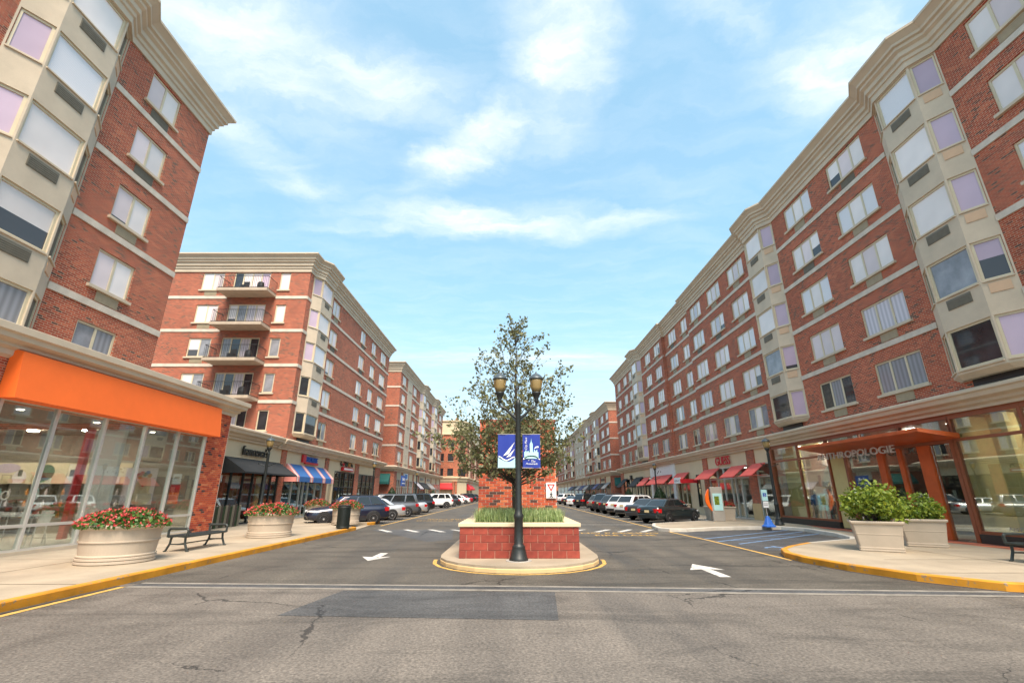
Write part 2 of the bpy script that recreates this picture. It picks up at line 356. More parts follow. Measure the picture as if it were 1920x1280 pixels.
def leafmat(name, c1, c2):
    k = NT(name)
    oi = k.n('ShaderNodeTexCoord'); no = k.n('ShaderNodeTexNoise', Scale=9.0, Detail=2.0); k.l(oi.outputs['Object'], no.inputs['Vector'])
    mr = k.n('ShaderNodeMapRange'); k.l(no.outputs['Fac'], mr.inputs['Value']); mr.inputs['From Min'].default_value = 0.35; mr.inputs['From Max'].default_value = 0.65
    mx = k.n('ShaderNodeMixRGB'); k.l(mr.outputs['Result'], mx.inputs['Fac']); mx.inputs['Color1'].default_value = (*c1, 1); mx.inputs['Color2'].default_value = (*c2, 1)
    k.l(mx.outputs[0], k.b.inputs['Base Color']); k.b.inputs['Roughness'].default_value = 0.5
    # light passing through the leaf blade
    tl = k.n('ShaderNodeBsdfTranslucent'); k.l(mx.outputs[0], tl.inputs['Color'])
    ms = k.n('ShaderNodeMixShader'); ms.inputs[0].default_value = 0.25
    o = [n for n in k.t.nodes if n.type == 'OUTPUT_MATERIAL'][0]
    k.l(k.b.outputs[0], ms.inputs[1]); k.l(tl.outputs[0], ms.inputs[2]); k.l(ms.outputs[0], o.inputs['Surface'])
leafmat('leaf_tree', (0.11, 0.13, 0.055), (0.25, 0.24, 0.11))
leafmat('leaf_bed', (0.035, 0.10, 0.018), (0.10, 0.20, 0.03))
leafmat('leaf_shrub', (0.08, 0.15, 0.015), (0.30, 0.36, 0.035))
leafmat('leaf_cone', (0.012, 0.035, 0.012), (0.03, 0.065, 0.02))
leafmat('grass_blade', (0.20, 0.30, 0.09), (0.42, 0.50, 0.24))
leafmat('petal', (0.62, 0.035, 0.055), (0.75, 0.16, 0.14))
leafmat('petal_red', (0.55, 0.012, 0.03), (0.68, 0.05, 0.06))
# asphalt: worn, with tyre darkening, patches and fine stone
def asphalt(name, base, warm):
    k = NT(name)
    co = k.n('ShaderNodeTexCoord')
    big = k.n('ShaderNodeTexNoise', Scale=0.22, Detail=6.0, Roughness=0.6); k.l(co.outputs['Object'], big.inputs['Vector'])
    mp_ = k.n('ShaderNodeMapping'); mp_.inputs['Scale'].default_value = (0.9, 0.10, 1); k.l(co.outputs['Object'], mp_.inputs['Vector'])
    trk = k.n('ShaderNodeTexNoise', Scale=1.0, Detail=5.0, Roughness=0.6); k.l(mp_.outputs[0], trk.inputs['Vector'])
    fine = k.n('ShaderNodeTexNoise', Scale=26.0, Detail=4.0); k.l(co.outputs['Object'], fine.inputs['Vector'])
    vo = k.n('ShaderNodeTexVoronoi', Scale=55.0); k.l(co.outputs['Object'], vo.inputs['Vector'])
    def rng(src, a, b, lo, hi):
        m_ = k.n('ShaderNodeMapRange'); k.l(src, m_.inputs['Value'])
        m_.inputs['From Min'].default_value = a; m_.inputs['From Max'].default_value = b; m_.inputs['To Min'].default_value = lo; m_.inputs['To Max'].default_value = hi
        return m_.outputs['Result']
    def mul(a, b):
        m_ = k.n('ShaderNodeMath', operation='MULTIPLY'); k.l(a, m_.inputs[0]); k.l(b, m_.inputs[1]); return m_.outputs[0]
    v = mul(rng(big.outputs['Fac'], 0.3, 0.7, 0.78, 1.18), rng(trk.outputs['Fac'], 0.34, 0.66, 0.74, 1.14))
    v = mul(v, rng(fine.outputs['Fac'], 0.3, 0.7, 0.62, 1.40))
    wn_ = k.n('ShaderNodeTexWhiteNoise'); k.l(vo.outputs['Position'], wn_.inputs['Vector'])
    v = mul(v, rng(wn_.outputs['Value'], 0.0, 1.0, 0.8, 1.25))
    st_ = k.n('ShaderNodeTexNoise', Scale=0.55, Detail=7.0, Roughness=0.68); st_.inputs['Distortion'].default_value = 1.2
    ms_ = k.n('ShaderNodeMapping'); ms_.inputs['Rotation'].default_value = (0, 0, R(-38)); ms_.inputs['Scale'].default_value = (0.35, 1.3, 1); k.l(co.outputs['Object'], ms_.inputs['Vector']); k.l(ms_.outputs[0], st_.inputs['Vector'])
    v = mul(v, rng(st_.outputs['Fac'], 0.47, 0.70, 1.04, 0.48))
    # cracks
    wob = k.n('ShaderNodeTexNoise', Scale=1.6, Detail=6.0, Roughness=0.7); k.l(co.outputs['Object'], wob.inputs['Vector'])
    mxv = k.n('ShaderNodeMixRGB'); mxv.inputs['Fac'].default_value = 0.35; k.l(co.outputs['Object'], mxv.inputs['Color1']); k.l(wob.outputs['Color'], mxv.inputs['Color2'])
    ck = k.n('ShaderNodeTexVoronoi', Scale=0.42); ck.feature = 'DISTANCE_TO_EDGE'; k.l(mxv.outputs[0], ck.inputs['Vector'])
    cmask = k.n('ShaderNodeTexNoise', Scale=0.35, Detail=3.0); k.l(co.outputs['Object'], cmask.inputs['Vector'])
    thr = rng(cmask.outputs['Fac'], 0.50, 0.62, 0.0, 0.010)
    lt = k.n('ShaderNodeMath', operation='LESS_THAN'); k.l(ck.outputs['Distance'], lt.inputs[0]); k.l(thr, lt.inputs[1])
    v = mul(v, rng(lt.outputs[0], 0, 1, 1.0, 0.35))
    vs = k.n('ShaderNodeVectorMath', operation='SCALE'); vs.inputs[0].default_value = (base * warm[0], base * warm[1], base * warm[2]); k.l(v, vs.inputs['Scale'])
    k.l(vs.outputs[0], k.b.inputs['Base Color'])
    k.l(rng(trk.outputs['Fac'], 0.34, 0.66, 0.62, 0.88), k.b.inputs['Roughness'])
    bp = k.n('ShaderNodeBump', Strength=0.5, Distance=0.006); k.l(wn_.outputs['Value'], bp.inputs['Height']); k.l(bp.outputs[0], k.b.inputs['Normal'])
asphalt('asphalt', 0.126, (1.15, 1.0, 0.84))
asphalt('asphalt_lane', 0.080, (1.14, 1.0, 0.80))
asphalt('asphalt_dark', 0.085, (1.0, 1.0, 1.0))
asphalt('asphalt_stall', 0.075, (1.0, 1.0, 1.02))
asphalt('asphalt_light', 0.27, (1.0, 1.0, 1.0))

def emis(name, c, s):
    k = NT(name); k.b.inputs['Base Color'].default_value = (*c, 1); k.b.inputs['Emission Color'].default_value = (*c, 1); k.b.inputs['Emission Strength'].default_value = s
emis('downlight', (1.0, 0.9, 0.75), 6.0)
emis('light_panel', (1.0, 0.92, 0.80), 95.0)
mat('display_pink', (0.66, 0.55, 0.56), 0.8, var=0.08)
mat('display_yellow', (0.56, 0.46, 0.20), 0.8, var=0.06)
mat('shop_wall', (0.26, 0.21, 0.16), 0.8, var=0.15)

# ---------------------------------------------------------------- mesh helpers
class MB:
    def __init__(s):
        s.v = []; s.f = []; s.mi = []
    def add(s, vs, fs, mi=0):
        o = len(s.v)
        s.v += [tuple(p) for p in vs]
        for f in fs:
            s.f.append(tuple(i + o for i in f)); s.mi.append(mi)
        return s
    def quad(s, a, b, c, d, mi=0):
        return s.add([a, b, c, d], [(0, 1, 2, 3)], mi)
    def box(s, x0, y0, z0, x1, y1, z1, mi=0):
        v = [(x0, y0, z0), (x1, y0, z0), (x1, y1, z0), (x0, y1, z0), (x0, y0, z1), (x1, y0, z1), (x1, y1, z1), (x0, y1, z1)]
        return s.add(v, [(0, 3, 2, 1), (4, 5, 6, 7), (0, 1, 5, 4), (1, 2, 6, 5), (2, 3, 7, 6), (3, 0, 4, 7)], mi)
    def prism(s, poly, z0, z1, mi=0):
        n = len(poly)
        v = [(x, y, z0) for x, y in poly] + [(x, y, z1) for x, y in poly]
        f = [tuple(reversed(range(n))), tuple(range(n, 2 * n))] + [(i, (i + 1) % n, n + (i + 1) % n, n + i) for i in range(n)]
        return s.add(v, f, mi)
    def tube(s, p0, p1, r0, r1=None, n=8, mi=0, cap=True):
        r1 = r0 if r1 is None else r1
        p0, p1 = Vector(p0), Vector(p1)
        d = (p1 - p0)
        if d.length < 1e-6:
            return s
        d.normalize()
        a = d.orthogonal().normalized(); b = d.cross(a)
        v = []
        for p, r in ((p0, r0), (p1, r1)):
            for i in range(n):
                t = 2 * math.pi * i / n
                v.append(p + a * (math.cos(t) * r) + b * (math.sin(t) * r))
        f = [(i, (i + 1) % n, n + (i + 1) % n, n + i) for i in range(n)]
        if cap:
            f += [tuple(reversed(range(n))), tuple(range(n, 2 * n))]
        return s.add(v, f, mi)
    def path(s, pts, r, n=8, mi=0):
        for a, b in zip(pts, pts[1:]):
            s.tube(a, b, r, r, n, mi)
        return s
    def lathe(s, prof, cx=0, cy=0, n=20, sx=1.0, sy=1.0, mi=0, square=0.0):
        """prof: (radius, z). square>0 turns the ring into a rounded square"""
        o = len(s.v)
        for r, z in prof:
            for i in range(n):
                t = 2 * math.pi * i / n
                c, q = math.cos(t), math.sin(t)
                k = 1.0
                if square:
                    k = 1.0 / (abs(c) ** square + abs(q) ** square) ** (1.0 / square)
                s.v.append((cx + c * r * sx * k, cy + q * r * sy * k, z))
        for j in range(len(prof) - 1):
            for i in range(n):
                s.f.append((o + j * n + i, o + j * n + (i + 1) % n, o + (j + 1) * n + (i + 1) % n, o + (j + 1) * n + i)); s.mi.append(mi)
        s.f.append(tuple(o + i for i in reversed(range(n)))); s.mi.append(mi)
        s.f.append(tuple(o + (len(prof) - 1) * n + i for i in range(n))); s.mi.append(mi)
        return s
    def mesh(s, name, mats, smooth=False):
        me = bpy.data.meshes.new(name)
        me.from_pydata(s.v, [], s.f)
        for m in (mats if isinstance(mats, (list, tuple)) else [mats]):
            me.materials.append(MATS[m])
        if any(s.mi):
            me.polygons.foreach_set('material_index', s.mi)
        if smooth:
            me.polygons.foreach_set('use_smooth', [True] * len(me.polygons))
        me.update()
        return me
    def build(s, name, mats, parent=None, smooth=False, loc=(0, 0, 0), rz=0.0):
        return link(name, s.mesh(name, mats, smooth), parent, loc, rz)
def link(name, me, parent=None, loc=(0, 0, 0), rz=0.0):
    o = bpy.data.objects.new(name, me)
    col.objects.link(o)
    if parent is not None:
        o.parent = parent
    o.location = loc
    if rz:
        o.rotation_euler = (0, 0, rz)
    return o
def tag(o, label=None, cat=None, group=None, kind=None):
    if label: o['label'] = label
    if cat: o['category'] = cat
    if group: o['group'] = group
    if kind: o['kind'] = kind
    return o
def thing(name, label, cat, loc=(0, 0, 0), rz=0.0, group=None):
    return tag(link(name, None, None, loc, rz), label, cat, group)
def copy_tree(o, parent=None):
    c = o.copy(); col.objects.link(c); c.parent = parent
    for ch in list(o.children):
        copy_tree(ch, c)
    return c
def text_mesh(name, txt, size, m, depth=0.03, shear=0.0, xs=1.0, align='CENTER', bold=0.0):
    cu = bpy.data.curves.new(name, 'FONT')
    cu.body = txt; cu.size = size; cu.extrude = depth / 2; cu.shear = shear; cu.align_x = align; cu.align_y = 'BOTTOM_BASELINE'
    cu.offset = bold; cu.resolution_u = 3
    o = bpy.data.objects.new(name, cu); col.objects.link(o)
    dg = bpy.context.evaluated_depsgraph_get(); dg.update()
    me = bpy.data.meshes.new_from_object(o.evaluated_get(dg))
    bpy.data.objects.remove(o); bpy.data.curves.remove(cu)
    # stand the letters up: text x stays x, text y becomes z, thickness along y
    me.transform(Matrix(((xs, 0, 0, 0), (0, 0, -1, 0), (0, 1, 0, 0), (0, 0, 0, 1))))
    me.materials.clear(); me.materials.append(MATS[m])
    return me
def bevel(me, w, seg=2):
    bm = bmesh.new(); bm.from_mesh(me)
    bmesh.ops.bevel(bm, geom=bm.edges[:], offset=w, segments=seg, affect='EDGES', profile=0.5)
    bm.to_mesh(me); bm.free(); me.update()
    return me
# ================================================================ ground
def rounded(pts):
    return pts
road = link('road', MB().quad((-600, -60, 0), (600, -60, 0), (600, 900, 0), (-600, 900, 0)).mesh('road', 'asphalt'))
tag(road, kind='structure')
_lane = [(-7.9, 10.6), (0, 10.3), (9.2, 9.75), (8.0, 12.2), (7.9, 14.6), (9.0, 16.4), (14.2, 24.5), (13.5, 60), (13.5, 240), (-13.5, 240), (-13.5, 30), (-7.9, 26)]
def flat(name, poly, z, m, parent=road):
    b = MB(); b.add([(x, y, z) for x, y in poly], [tuple(range(len(poly)))])
    return b.build(name, m, parent)
flat('lane_paving', _lane, 0.0025, 'asphalt_lane')
def strip(name, pts, w, z, m, parent=road):
    b = MB()
    for (x0, y0), (x1, y1) in zip(pts, pts[1:]):
        dx, dy = x1 - x0, y1 - y0; l = math.hypot(dx, dy); nx, ny = -dy / l * w / 2, dx / l * w / 2
        b.quad((x0 + nx, y0 + ny, z), (x0 - nx, y0 - ny, z), (x1 - nx, y1 - ny, z), (x1 + nx, y1 + ny, z))
    return b.build(name, m, parent)
# drain channel crossing the street: two pale concrete strips with a dark gap
strip('drain_edge', [(-7.6, 10.62), (0, 10.28), (9.4, 9.70)], 0.13, 0.005, 'drain_concrete')
strip('drain_edge', [(-7.6, 10.22), (0, 9.86), (9.4, 9.30)], 0.15, 0.005, 'drain_concrete')
strip('drain_grate', [(-7.6, 10.42), (0, 10.07), (9.4, 9.50)], 0.28, 0.0045, 'asphalt_stall')
flat('asphalt_patch', [(-3.55, 7.95), (0.68, 7.68), (0.80, 9.70), (-3.2, 9.85)], 0.004, 'asphalt_dark')
flat('asphalt_patch', [(-7.3, 25.6), (-3.2, 19.2), (-2.4, 20.2), (-3.0, 25.6)], 0.0045, 'asphalt_dark')
flat('stall_paving', [(7.6, 16.0), (8.9, 16.4), (12.8, 18.7), (14.3, 24.5), (13.6, 25.6), (8.4, 24.2), (7.6, 24.2)], 0.0048, 'asphalt_stall')
strip('manhole_cover', [(-5.0, 22.0), (-4.4, 22.0)], 0.5, 0.006, 'asphalt_stall')
# painted arrows
def arrow(cx, cy, ang, l):
    pts = [(-0.12, 0), (-0.12, l * 0.55), (-0.42, l * 0.5), (0, l), (0.42, l * 0.5), (0.12, l * 0.55), (0.12, 0)]
    c, s_ = math.cos(ang), math.sin(ang)
    flat('arrow_marking', [(cx + x * c - y * s_, cy + x * s_ + y * c) for x, y in pts], 0.006, 'worn_white')
arrow(-3.95, 15.7, R(180), 1.75)
arrow(4.72, 11.35, R(0), 2.0)
# crossing dashes, lane lines, fire-lane lettering
for cx in (-6.3, -5.0, -3.75, -2.6, 3.2, 4.5, 5.6, 6.7):
    s_ = 0.45 if cx < 0 else -0.45
    flat('crossing_stripe', [(cx - 0.15 + s_, 24.0), (cx + 0.15 + s_, 24.0), (cx + 0.15 - s_, 25.6), (cx - 0.15 - s_, 25.6)], 0.006, 'worn_white')
strip('lane_line', [(-7.5, 28.4), (-7.4, 42.0), (-7.0, 140)], 0.12, 0.006, 'yellow_line')
strip('lane_line', [(7.72, 14.0), (7.75, 19.9), (7.5, 26.5), (7.5, 36.4), (7.6, 150)], 0.12, 0.006, 'yellow_line')
strip('lane_line', [(-7.68, 3), (-7.68, 10.2)], 0.12, 0.006, 'yellow_line')
strip('lane_line', [(2.55, 29.5), (7.3, 29.5)], 0.10, 0.006, 'white_line')
for txt, x, y, rz in (('NO PARKING', 5.0, 23.1, 0), ('FIRE LANE', 5.0, 21.9, 0), ('NO PARKING', -4.7, 34.0, R(180)), ('FIRE LANE', -4.7, 35.8, R(180))):
    me = text_mesh('lettering', txt, 0.75, 'yellow_line', 0.002, xs=0.8)
    me.transform(Matrix.Rotation(R(-90), 4, 'X')); me.transform(Matrix.Scale(1.0, 4))
    link('road_lettering', me, road, (x, y, 0.007), rz)
# stall lines: right side angled 38 degrees into the kerb, left side mirrored toward the camera
for i in range(26):
    y = 29.2 + i * 3.43
    strip('stall_line', [(7.6, y), (12.4, y + 4.8 * math.tan(R(38)))], 0.10, 0.006, 'white_line')
for i in range(24):
    y = 33.6 + i * 3.6
    strip('stall_line', [(-7.5, y), (-12.4, y - 4.9 * math.tan(R(28)))], 0.10, 0.006, 'white_line')
# blue accessible bay
for (x0, y0, x1, y1) in ((7.8, 20.4, 13.9, 25.2), (8.3, 18.4, 14.1, 23.0), (7.9, 19.3, 14.0, 24.1)):
    strip('accessible_line', [(x0, y0), (x1, y1)], 0.11, 0.008, 'blue_line')
for k_ in range(4):
    t = 0.1 + 0.2 * k_
    xa, ya = 7.9 + t * 6.1, 19.3 + t * 4.8
    strip('accessible_line', [(xa, ya), (xa + 1.3, ya - 0.2)], 0.10, 0.010, 'blue_line')
b = MB()
for i in range(18):      # wheelchair symbol ring and strokes
    a0, a1 = R(20 * i - 120), R(20 * i - 100)
    if i < 14:
        p = lambda a, r: (9.0 + math.cos(a) * r, 16.95 + math.sin(a) * r * 0.9, 0.009)
        b.quad(p(a0, 0.38), p(a0, 0.5), p(a1, 0.5), p(a1, 0.38))
b.build('accessible_symbol', 'blue_line', road)
strip('accessible_symbol', [(9.15, 16.9), (9.1, 17.7)], 0.12, 0.0095, 'blue_line')
strip('accessible_symbol', [(9.15, 17.0), (9.75, 17.1), (9.95, 16.75)], 0.11, 0.0088, 'blue_line')

# ---- sidewalks with kerbs
def kerbed(name, poly, kerb_edges, zt=0.15, w=0.16, m='concrete', km='concrete_white'):
    """poly: outline of the raised pavement; kerb_edges: (first,last,material) index runs whose edge carries a kerb"""
    o = MB(); o.add([(x, y, zt) for x, y in poly], [tuple(range(len(poly)))])
    n = len(poly)
    for i in range(n):
        a, c = poly[i], poly[(i + 1) % n]
        o.quad((a[0], a[1], -0.05), (c[0], c[1], -0.05), (c[0], c[1], zt), (a[0], a[1], zt))
    s_ = o.build(name, m); tag(s_, kind='structure')
    for i0, i1, mt in kerb_edges:
        pts = [poly[i % n] for i in range(i0, i1 + 1)]
        ring(pts, w, -0.04, zt + 0.006, 0.012, 'kerb', mt, s_)
    return s_
def offset_path(pts, d):
    out = []
    for i, p in enumerate(pts):
        ds = []
        if i > 0: ds.append((Vector(p) - Vector(pts[i - 1])).normalized())
        if i < len(pts) - 1: ds.append((Vector(pts[i + 1]) - Vector(p)).normalized())
        nn = [Vector((-q.y, q.x)) for q in ds]
        m_ = sum(nn, Vector((0, 0)))
        m_.normalize()
        k = 1.0 / max(0.4, m_.dot(nn[0]))
        out.append((p[0] + m_.x * d * k, p[1] + m_.y * d * k))
    return out
def ring(pts, w, z0, z1, out, name, m, parent):
    """kerb stone following pts; inside lies to the left of the path"""
    pv = [Vector(p) for p in pts]
    a = offset_path(pts, -out); c = offset_path(pts, w)
    b = MB()
    ai = offset_path(pts, 0.015 - out)
    for i in range(len(pts) - 1):
        b.quad((*a[i], z0), (*a[i + 1], z0), (*a[i + 1], z1 - 0.02), (*a[i], z1 - 0.02))
        b.quad((*a[i], z1 - 0.02), (*a[i + 1], z1 - 0.02), (*ai[i + 1], z1), (*ai[i], z1))
        b.quad((*ai[i], z1), (*ai[i + 1], z1), (*c[i + 1], z1), (*c[i], z1))
    return b.build(name, m, parent)
lw = kerbed('sidewalk_left', [(-7.9, -10), (-7.9, 10.3), (-7.88, 25.2), (-8.1, 25.45), (-9.6, 26.4), (-9.6, 29.0), (-8.4, 28.8), (-8.15, 29.4), (-8.3, 31.2), (-9.2, 31.9), (-12.8, 33.0), (-12.8, 58.0), (-20, 58), (-20, -10)],
            [(0, 1, 'kerb_yellow'), (1, 3, 'kerb_yellow'), (6, 8, 'kerb_yellow'), (8, 11, 'concrete_white')])
# ramp strip between the two left noses
flat('ramp', [(-7.9, 25.4), (-9.6, 26.4), (-9.6, 29.0), (-8.2, 28.8)], 0.02, 'concrete', lw)
strip('paving_joint', [(-13.5, 13.0), (-8.1, 13.0)], 0.03, 0.1545, 'paving_gap', lw)
strip('paving_joint', [(-13.5, 9.6), (-8.1, 9.6)], 0.03, 0.1545, 'paving_gap', lw)
strip('paving_joint', [(-13.5, 17.0), (-8.1, 17.0)], 0.03, 0.1545, 'paving_gap', lw)
strip('paving_joint', [(-13.5, 21.0), (-8.1, 21.0)], 0.03, 0.1545, 'paving_gap', lw)
strip('paving_joint', [(-10.9, 4.0), (-10.9, 25.0)], 0.03, 0.1548, 'paving_gap', lw)
flat('gutter_dirt', [(-7.885, 3.0), (-7.80, 3.0), (-7.79, 10.3), (-7.885, 10.3)], 0.008, 'dirt', road)
lw2 = kerbed('sidewalk_left_far', [(-12.8, 66), (-12.8, 118), (-11.5, 120), (-11.5, 240), (-16, 240), (-16, 66)], [(0, 3, 'concrete_white')])
_rp = [(24, 8.3), (13.0, 8.9), (10.6, 9.25), (9.3, 9.75), (8.5, 10.8), (8.0, 12.2), (7.78, 13.6), (7.86, 14.6), (8.25, 15.5), (8.95, 16.3), (10.2, 17.4), (12.6, 18.75), (13.2, 19.6), (13.9, 21.6), (14.3, 24.4), (13.8, 25.6), (12.0, 25.5), (10.3, 25.1), (8.4, 24.0), (7.6, 24.05), (7.25, 24.7), (7.4, 26.3), (8.0, 28.3), (9.2, 29.2), (12.6, 31.6), (12.6, 72), (24, 72)]
_rp = list(reversed(_rp))
# reversed: index 0=(24,72) 1=(12.6,72) 2=(12.6,31.6) ... inside must lie left of the path
rw = kerbed('sidewalk_right', _rp, [])
_fw = [p for p in reversed(_rp)]
def kerb_r(i0, i1, m):
    ring(_fw[i0:i1 + 1][::-1], 0.16, -0.04, 0.156, 0.012, 'kerb', m, rw)
kerb_r(1, 10, 'kerb_yellow'); kerb_r(10, 18, 'concrete_white'); kerb_r(18, 25, 'concrete_white')
strip('paving_joint', [(9.5, 13.0), (15.3, 13.0)], 0.03, 0.1545, 'paving_gap', rw)
strip('paving_joint', [(8.6, 10.9), (15.3, 10.9)], 0.03, 0.1545, 'paving_gap', rw)
strip('paving_joint', [(12.0, 8.5), (12.0, 18.0)], 0.03, 0.1548, 'paving_gap', rw)
strip('gutter_dirt', offset_path(_fw[1:12], 0.045), 0.09, 0.0065, 'dirt', road)
strip('paving_joint', [(11.0, 17.0), (15.3, 17.0)], 0.03, 0.1545, 'paving_gap', rw)
flat('brick_strip', [(15.0, 9), (15.87, 9), (15.87, 27.0), (15.0, 24.0)], 0.1550, 'brick_orange', rw)
rw2 = kerbed('sidewalk_right_far', [(24, 240), (12.9, 240), (12.9, 77), (24, 77)], [(1, 2, 'concrete_white')])
# ---- median island
_isl = [(2.35, 14.2)]
for i in range(13):
    t = R(0 - 15 * i)
    _isl.append((0.2 + 2.15 * math.cos(t), 14.0 + 2.2 * math.sin(t)))
_isl += [(-1.95, 14.2), (-1.95, 27), (2.35, 27)]
_isl2 = list(reversed(_isl))
isl = kerbed('median_island', _isl, [])
ring(list(reversed(_isl[0:15])), 0.001, -0.04, 0.10, 0.012, 'kerb', 'stucco_yellow', isl)
strip('kerb_line', offset_path(_isl[0:15], 0.16), 0.10, 0.006, 'yellow_line', road)
strip('kerb_dirt', offset_path(_isl[0:15], 0.05), 0.09, 0.005, 'dirt', road)

# ================================================================ building kit
class Fac:
    """one flat face of a building. kind L faces +X, R faces -X, S faces -Y; plane is its x (or y)"""
    def __init__(s, bld, kind, plane):
        s.b, s.kind, s.plane = bld, kind, plane
        s.rz = {'L': R(90), 'R': R(-90), 'S': 0.0}[kind]
    def S(s, a, b):
        return (-max(a, b), -min(a, b)) if s.kind == 'R' else (min(a, b), max(a, b))
    def W(s, sc_, n, z):
        p = {'L': (s.plane - n, sc_, z), 'R': (s.plane + n, -sc_, z), 'S': (sc_, s.plane + n, z)}[s.kind]
        return Vector(p) - s.b.location
    def part(s, name, mb, m, at=(0, 0, 0), parent=None, smooth=False):
        me = mb.mesh(name, m, smooth) if isinstance(mb, MB) else mb
        return link(name, me, parent or s.b, s.W(*at), s.rz)
def wallgrid(mb, fn, a0, a1, z0, z1, holes, depth=0.14, mi=0, rmi=None):
    rmi = mi if rmi is None else rmi
    hs = [h for h in holes if h[0] < a1 - 1e-4 and h[1] > a0 + 1e-4]
    xs = sorted({a0, a1, *[max(a0, h[0]) for h in hs], *[min(a1, h[1]) for h in hs]})
    zs = sorted({z0, z1, *[max(z0, h[2]) for h in hs], *[min(z1, h[3]) for h in hs]})
    for i in range(len(xs) - 1):
        for j in range(len(zs) - 1):
            cx, cz = (xs[i] + xs[i + 1]) / 2, (zs[j] + zs[j + 1]) / 2
            if any(h[0] < cx < h[1] and h[2] < cz < h[3] for h in hs):
                continue
            mb.quad(fn(xs[i], zs[j], 0), fn(xs[i + 1], zs[j], 0), fn(xs[i + 1], zs[j + 1], 0), fn(xs[i], zs[j + 1], 0), mi)
    for h in hs:
        q = [(h[0], h[2]), (h[1], h[2]), (h[1], h[3]), (h[0], h[3])]
        for (xa, za), (xb, zb) in zip(q, q[1:] + q[:1]):
            mb.quad(fn(xa, za, 0), fn(xb, zb, 0), fn(xb, zb, depth), fn(xa, za, depth), rmi)
_wc = {}
def frame_mesh(w, h, n, m, t=0.075):
    k = ('f', round(w, 2), round(h, 2), n, m)
    if k not in _wc:
        b = MB()
        b.box(0, 0.05, 0, t, 0.13, h).box(w - t, 0.05, 0, w, 0.13, h).box(t, 0.05, 0, w - t, 0.13, t).box(t, 0.05, h - t, w - t, 0.13, h)
        for i in range(1, n):
            x = w * i / n
            b.box(x - 0.045, 0.06, t, x + 0.045, 0.125, h - t)
        _wc[k] = b.mesh('window', m)
    return _wc[k]
def pane_mesh(w, h, m):
    k = ('p', round(w, 2), round(h, 2), m)
    if k not in _wc:
        _wc[k] = MB().box(0, 0.085, 0, w, 0.10, h).mesh('pane', m)
    return _wc[k]
def simple(key, fn):
    if key not in _wc:
        _wc[key] = fn()
    return _wc[key]
def grille_mesh(m):
    def mk():
        b = MB().box(-0.45, -0.02, -0.36, 0.45, 0.06, 0)
        for i in range(5):
            b.box(-0.43, -0.032, -0.33 + i * 0.06, 0.43, -0.021, -0.305 + i * 0.06)
        return b.mesh('grille', m)
    return simple(('g', m), mk)
def sill_mesh(w, m='stone_cream'):
    return simple(('s', round(w, 2), m), lambda: MB().box(-0.10, -0.10, -0.10, w + 0.10, 0.05, 0.0).mesh('sill', m))
def window(f, a, b, z0, z1, n=2, kinds=('pane_white',), sill=True, grille=True, fm='frame_cream', gm='grille_tan', detail=True):
    s0, s1 = f.S(a, b)
    w, h = s1 - s0, z1 - z0
    o = f.part('window', frame_mesh(w, h, n, fm), None, (s0, 0, z0))
    t = 0.075
    for i in range(n):
        x0 = t if i == 0 else w * i / n + 0.045
        x1 = w - t if i == n - 1 else w * (i + 1) / n - 0.045
        link('pane', pane_mesh(x1 - x0, h - 2 * t, kinds[i % len(kinds)]), o, (x0, 0, t))
    if sill:
        link('sill', sill_mesh(w), o, (0, 0, 0))
    if grille:
        link('grille', grille_mesh(gm), o, (w / 2, 0, -0.10))
    return o
ROWS = [(5.76, 7.12), (8.35, 9.70), (10.93, 12.28), (13.51, 14.86), (16.09, 17.44)]
BANDS = [7.74, 10.32, 12.90, 15.48]
def pick(row):
    """what shows in the panes of one window, by storey"""
    r = rnd.random()
    if row == 0:
        return rnd.choice([('pane_sheer', 'pane_curtain'), ('pane_dark', 'pane_sheer'), ('pane_grey', 'pane_white'), ('pane_sheer',)])
    if row == 1 and r < 0.35:
        return rnd.choice([('pane_curtain',), ('pane_grey', 'pane_white'), ('pane_white', 'pane_sheer')])
    if r < 0.62: return ('pane_white', 'pane_pink')
    if r < 0.80: return ('pane_pink',)
    if r < 0.90: return ('pane_blind', 'pane_white')
    return ('pane_white', 'pane_curtain')
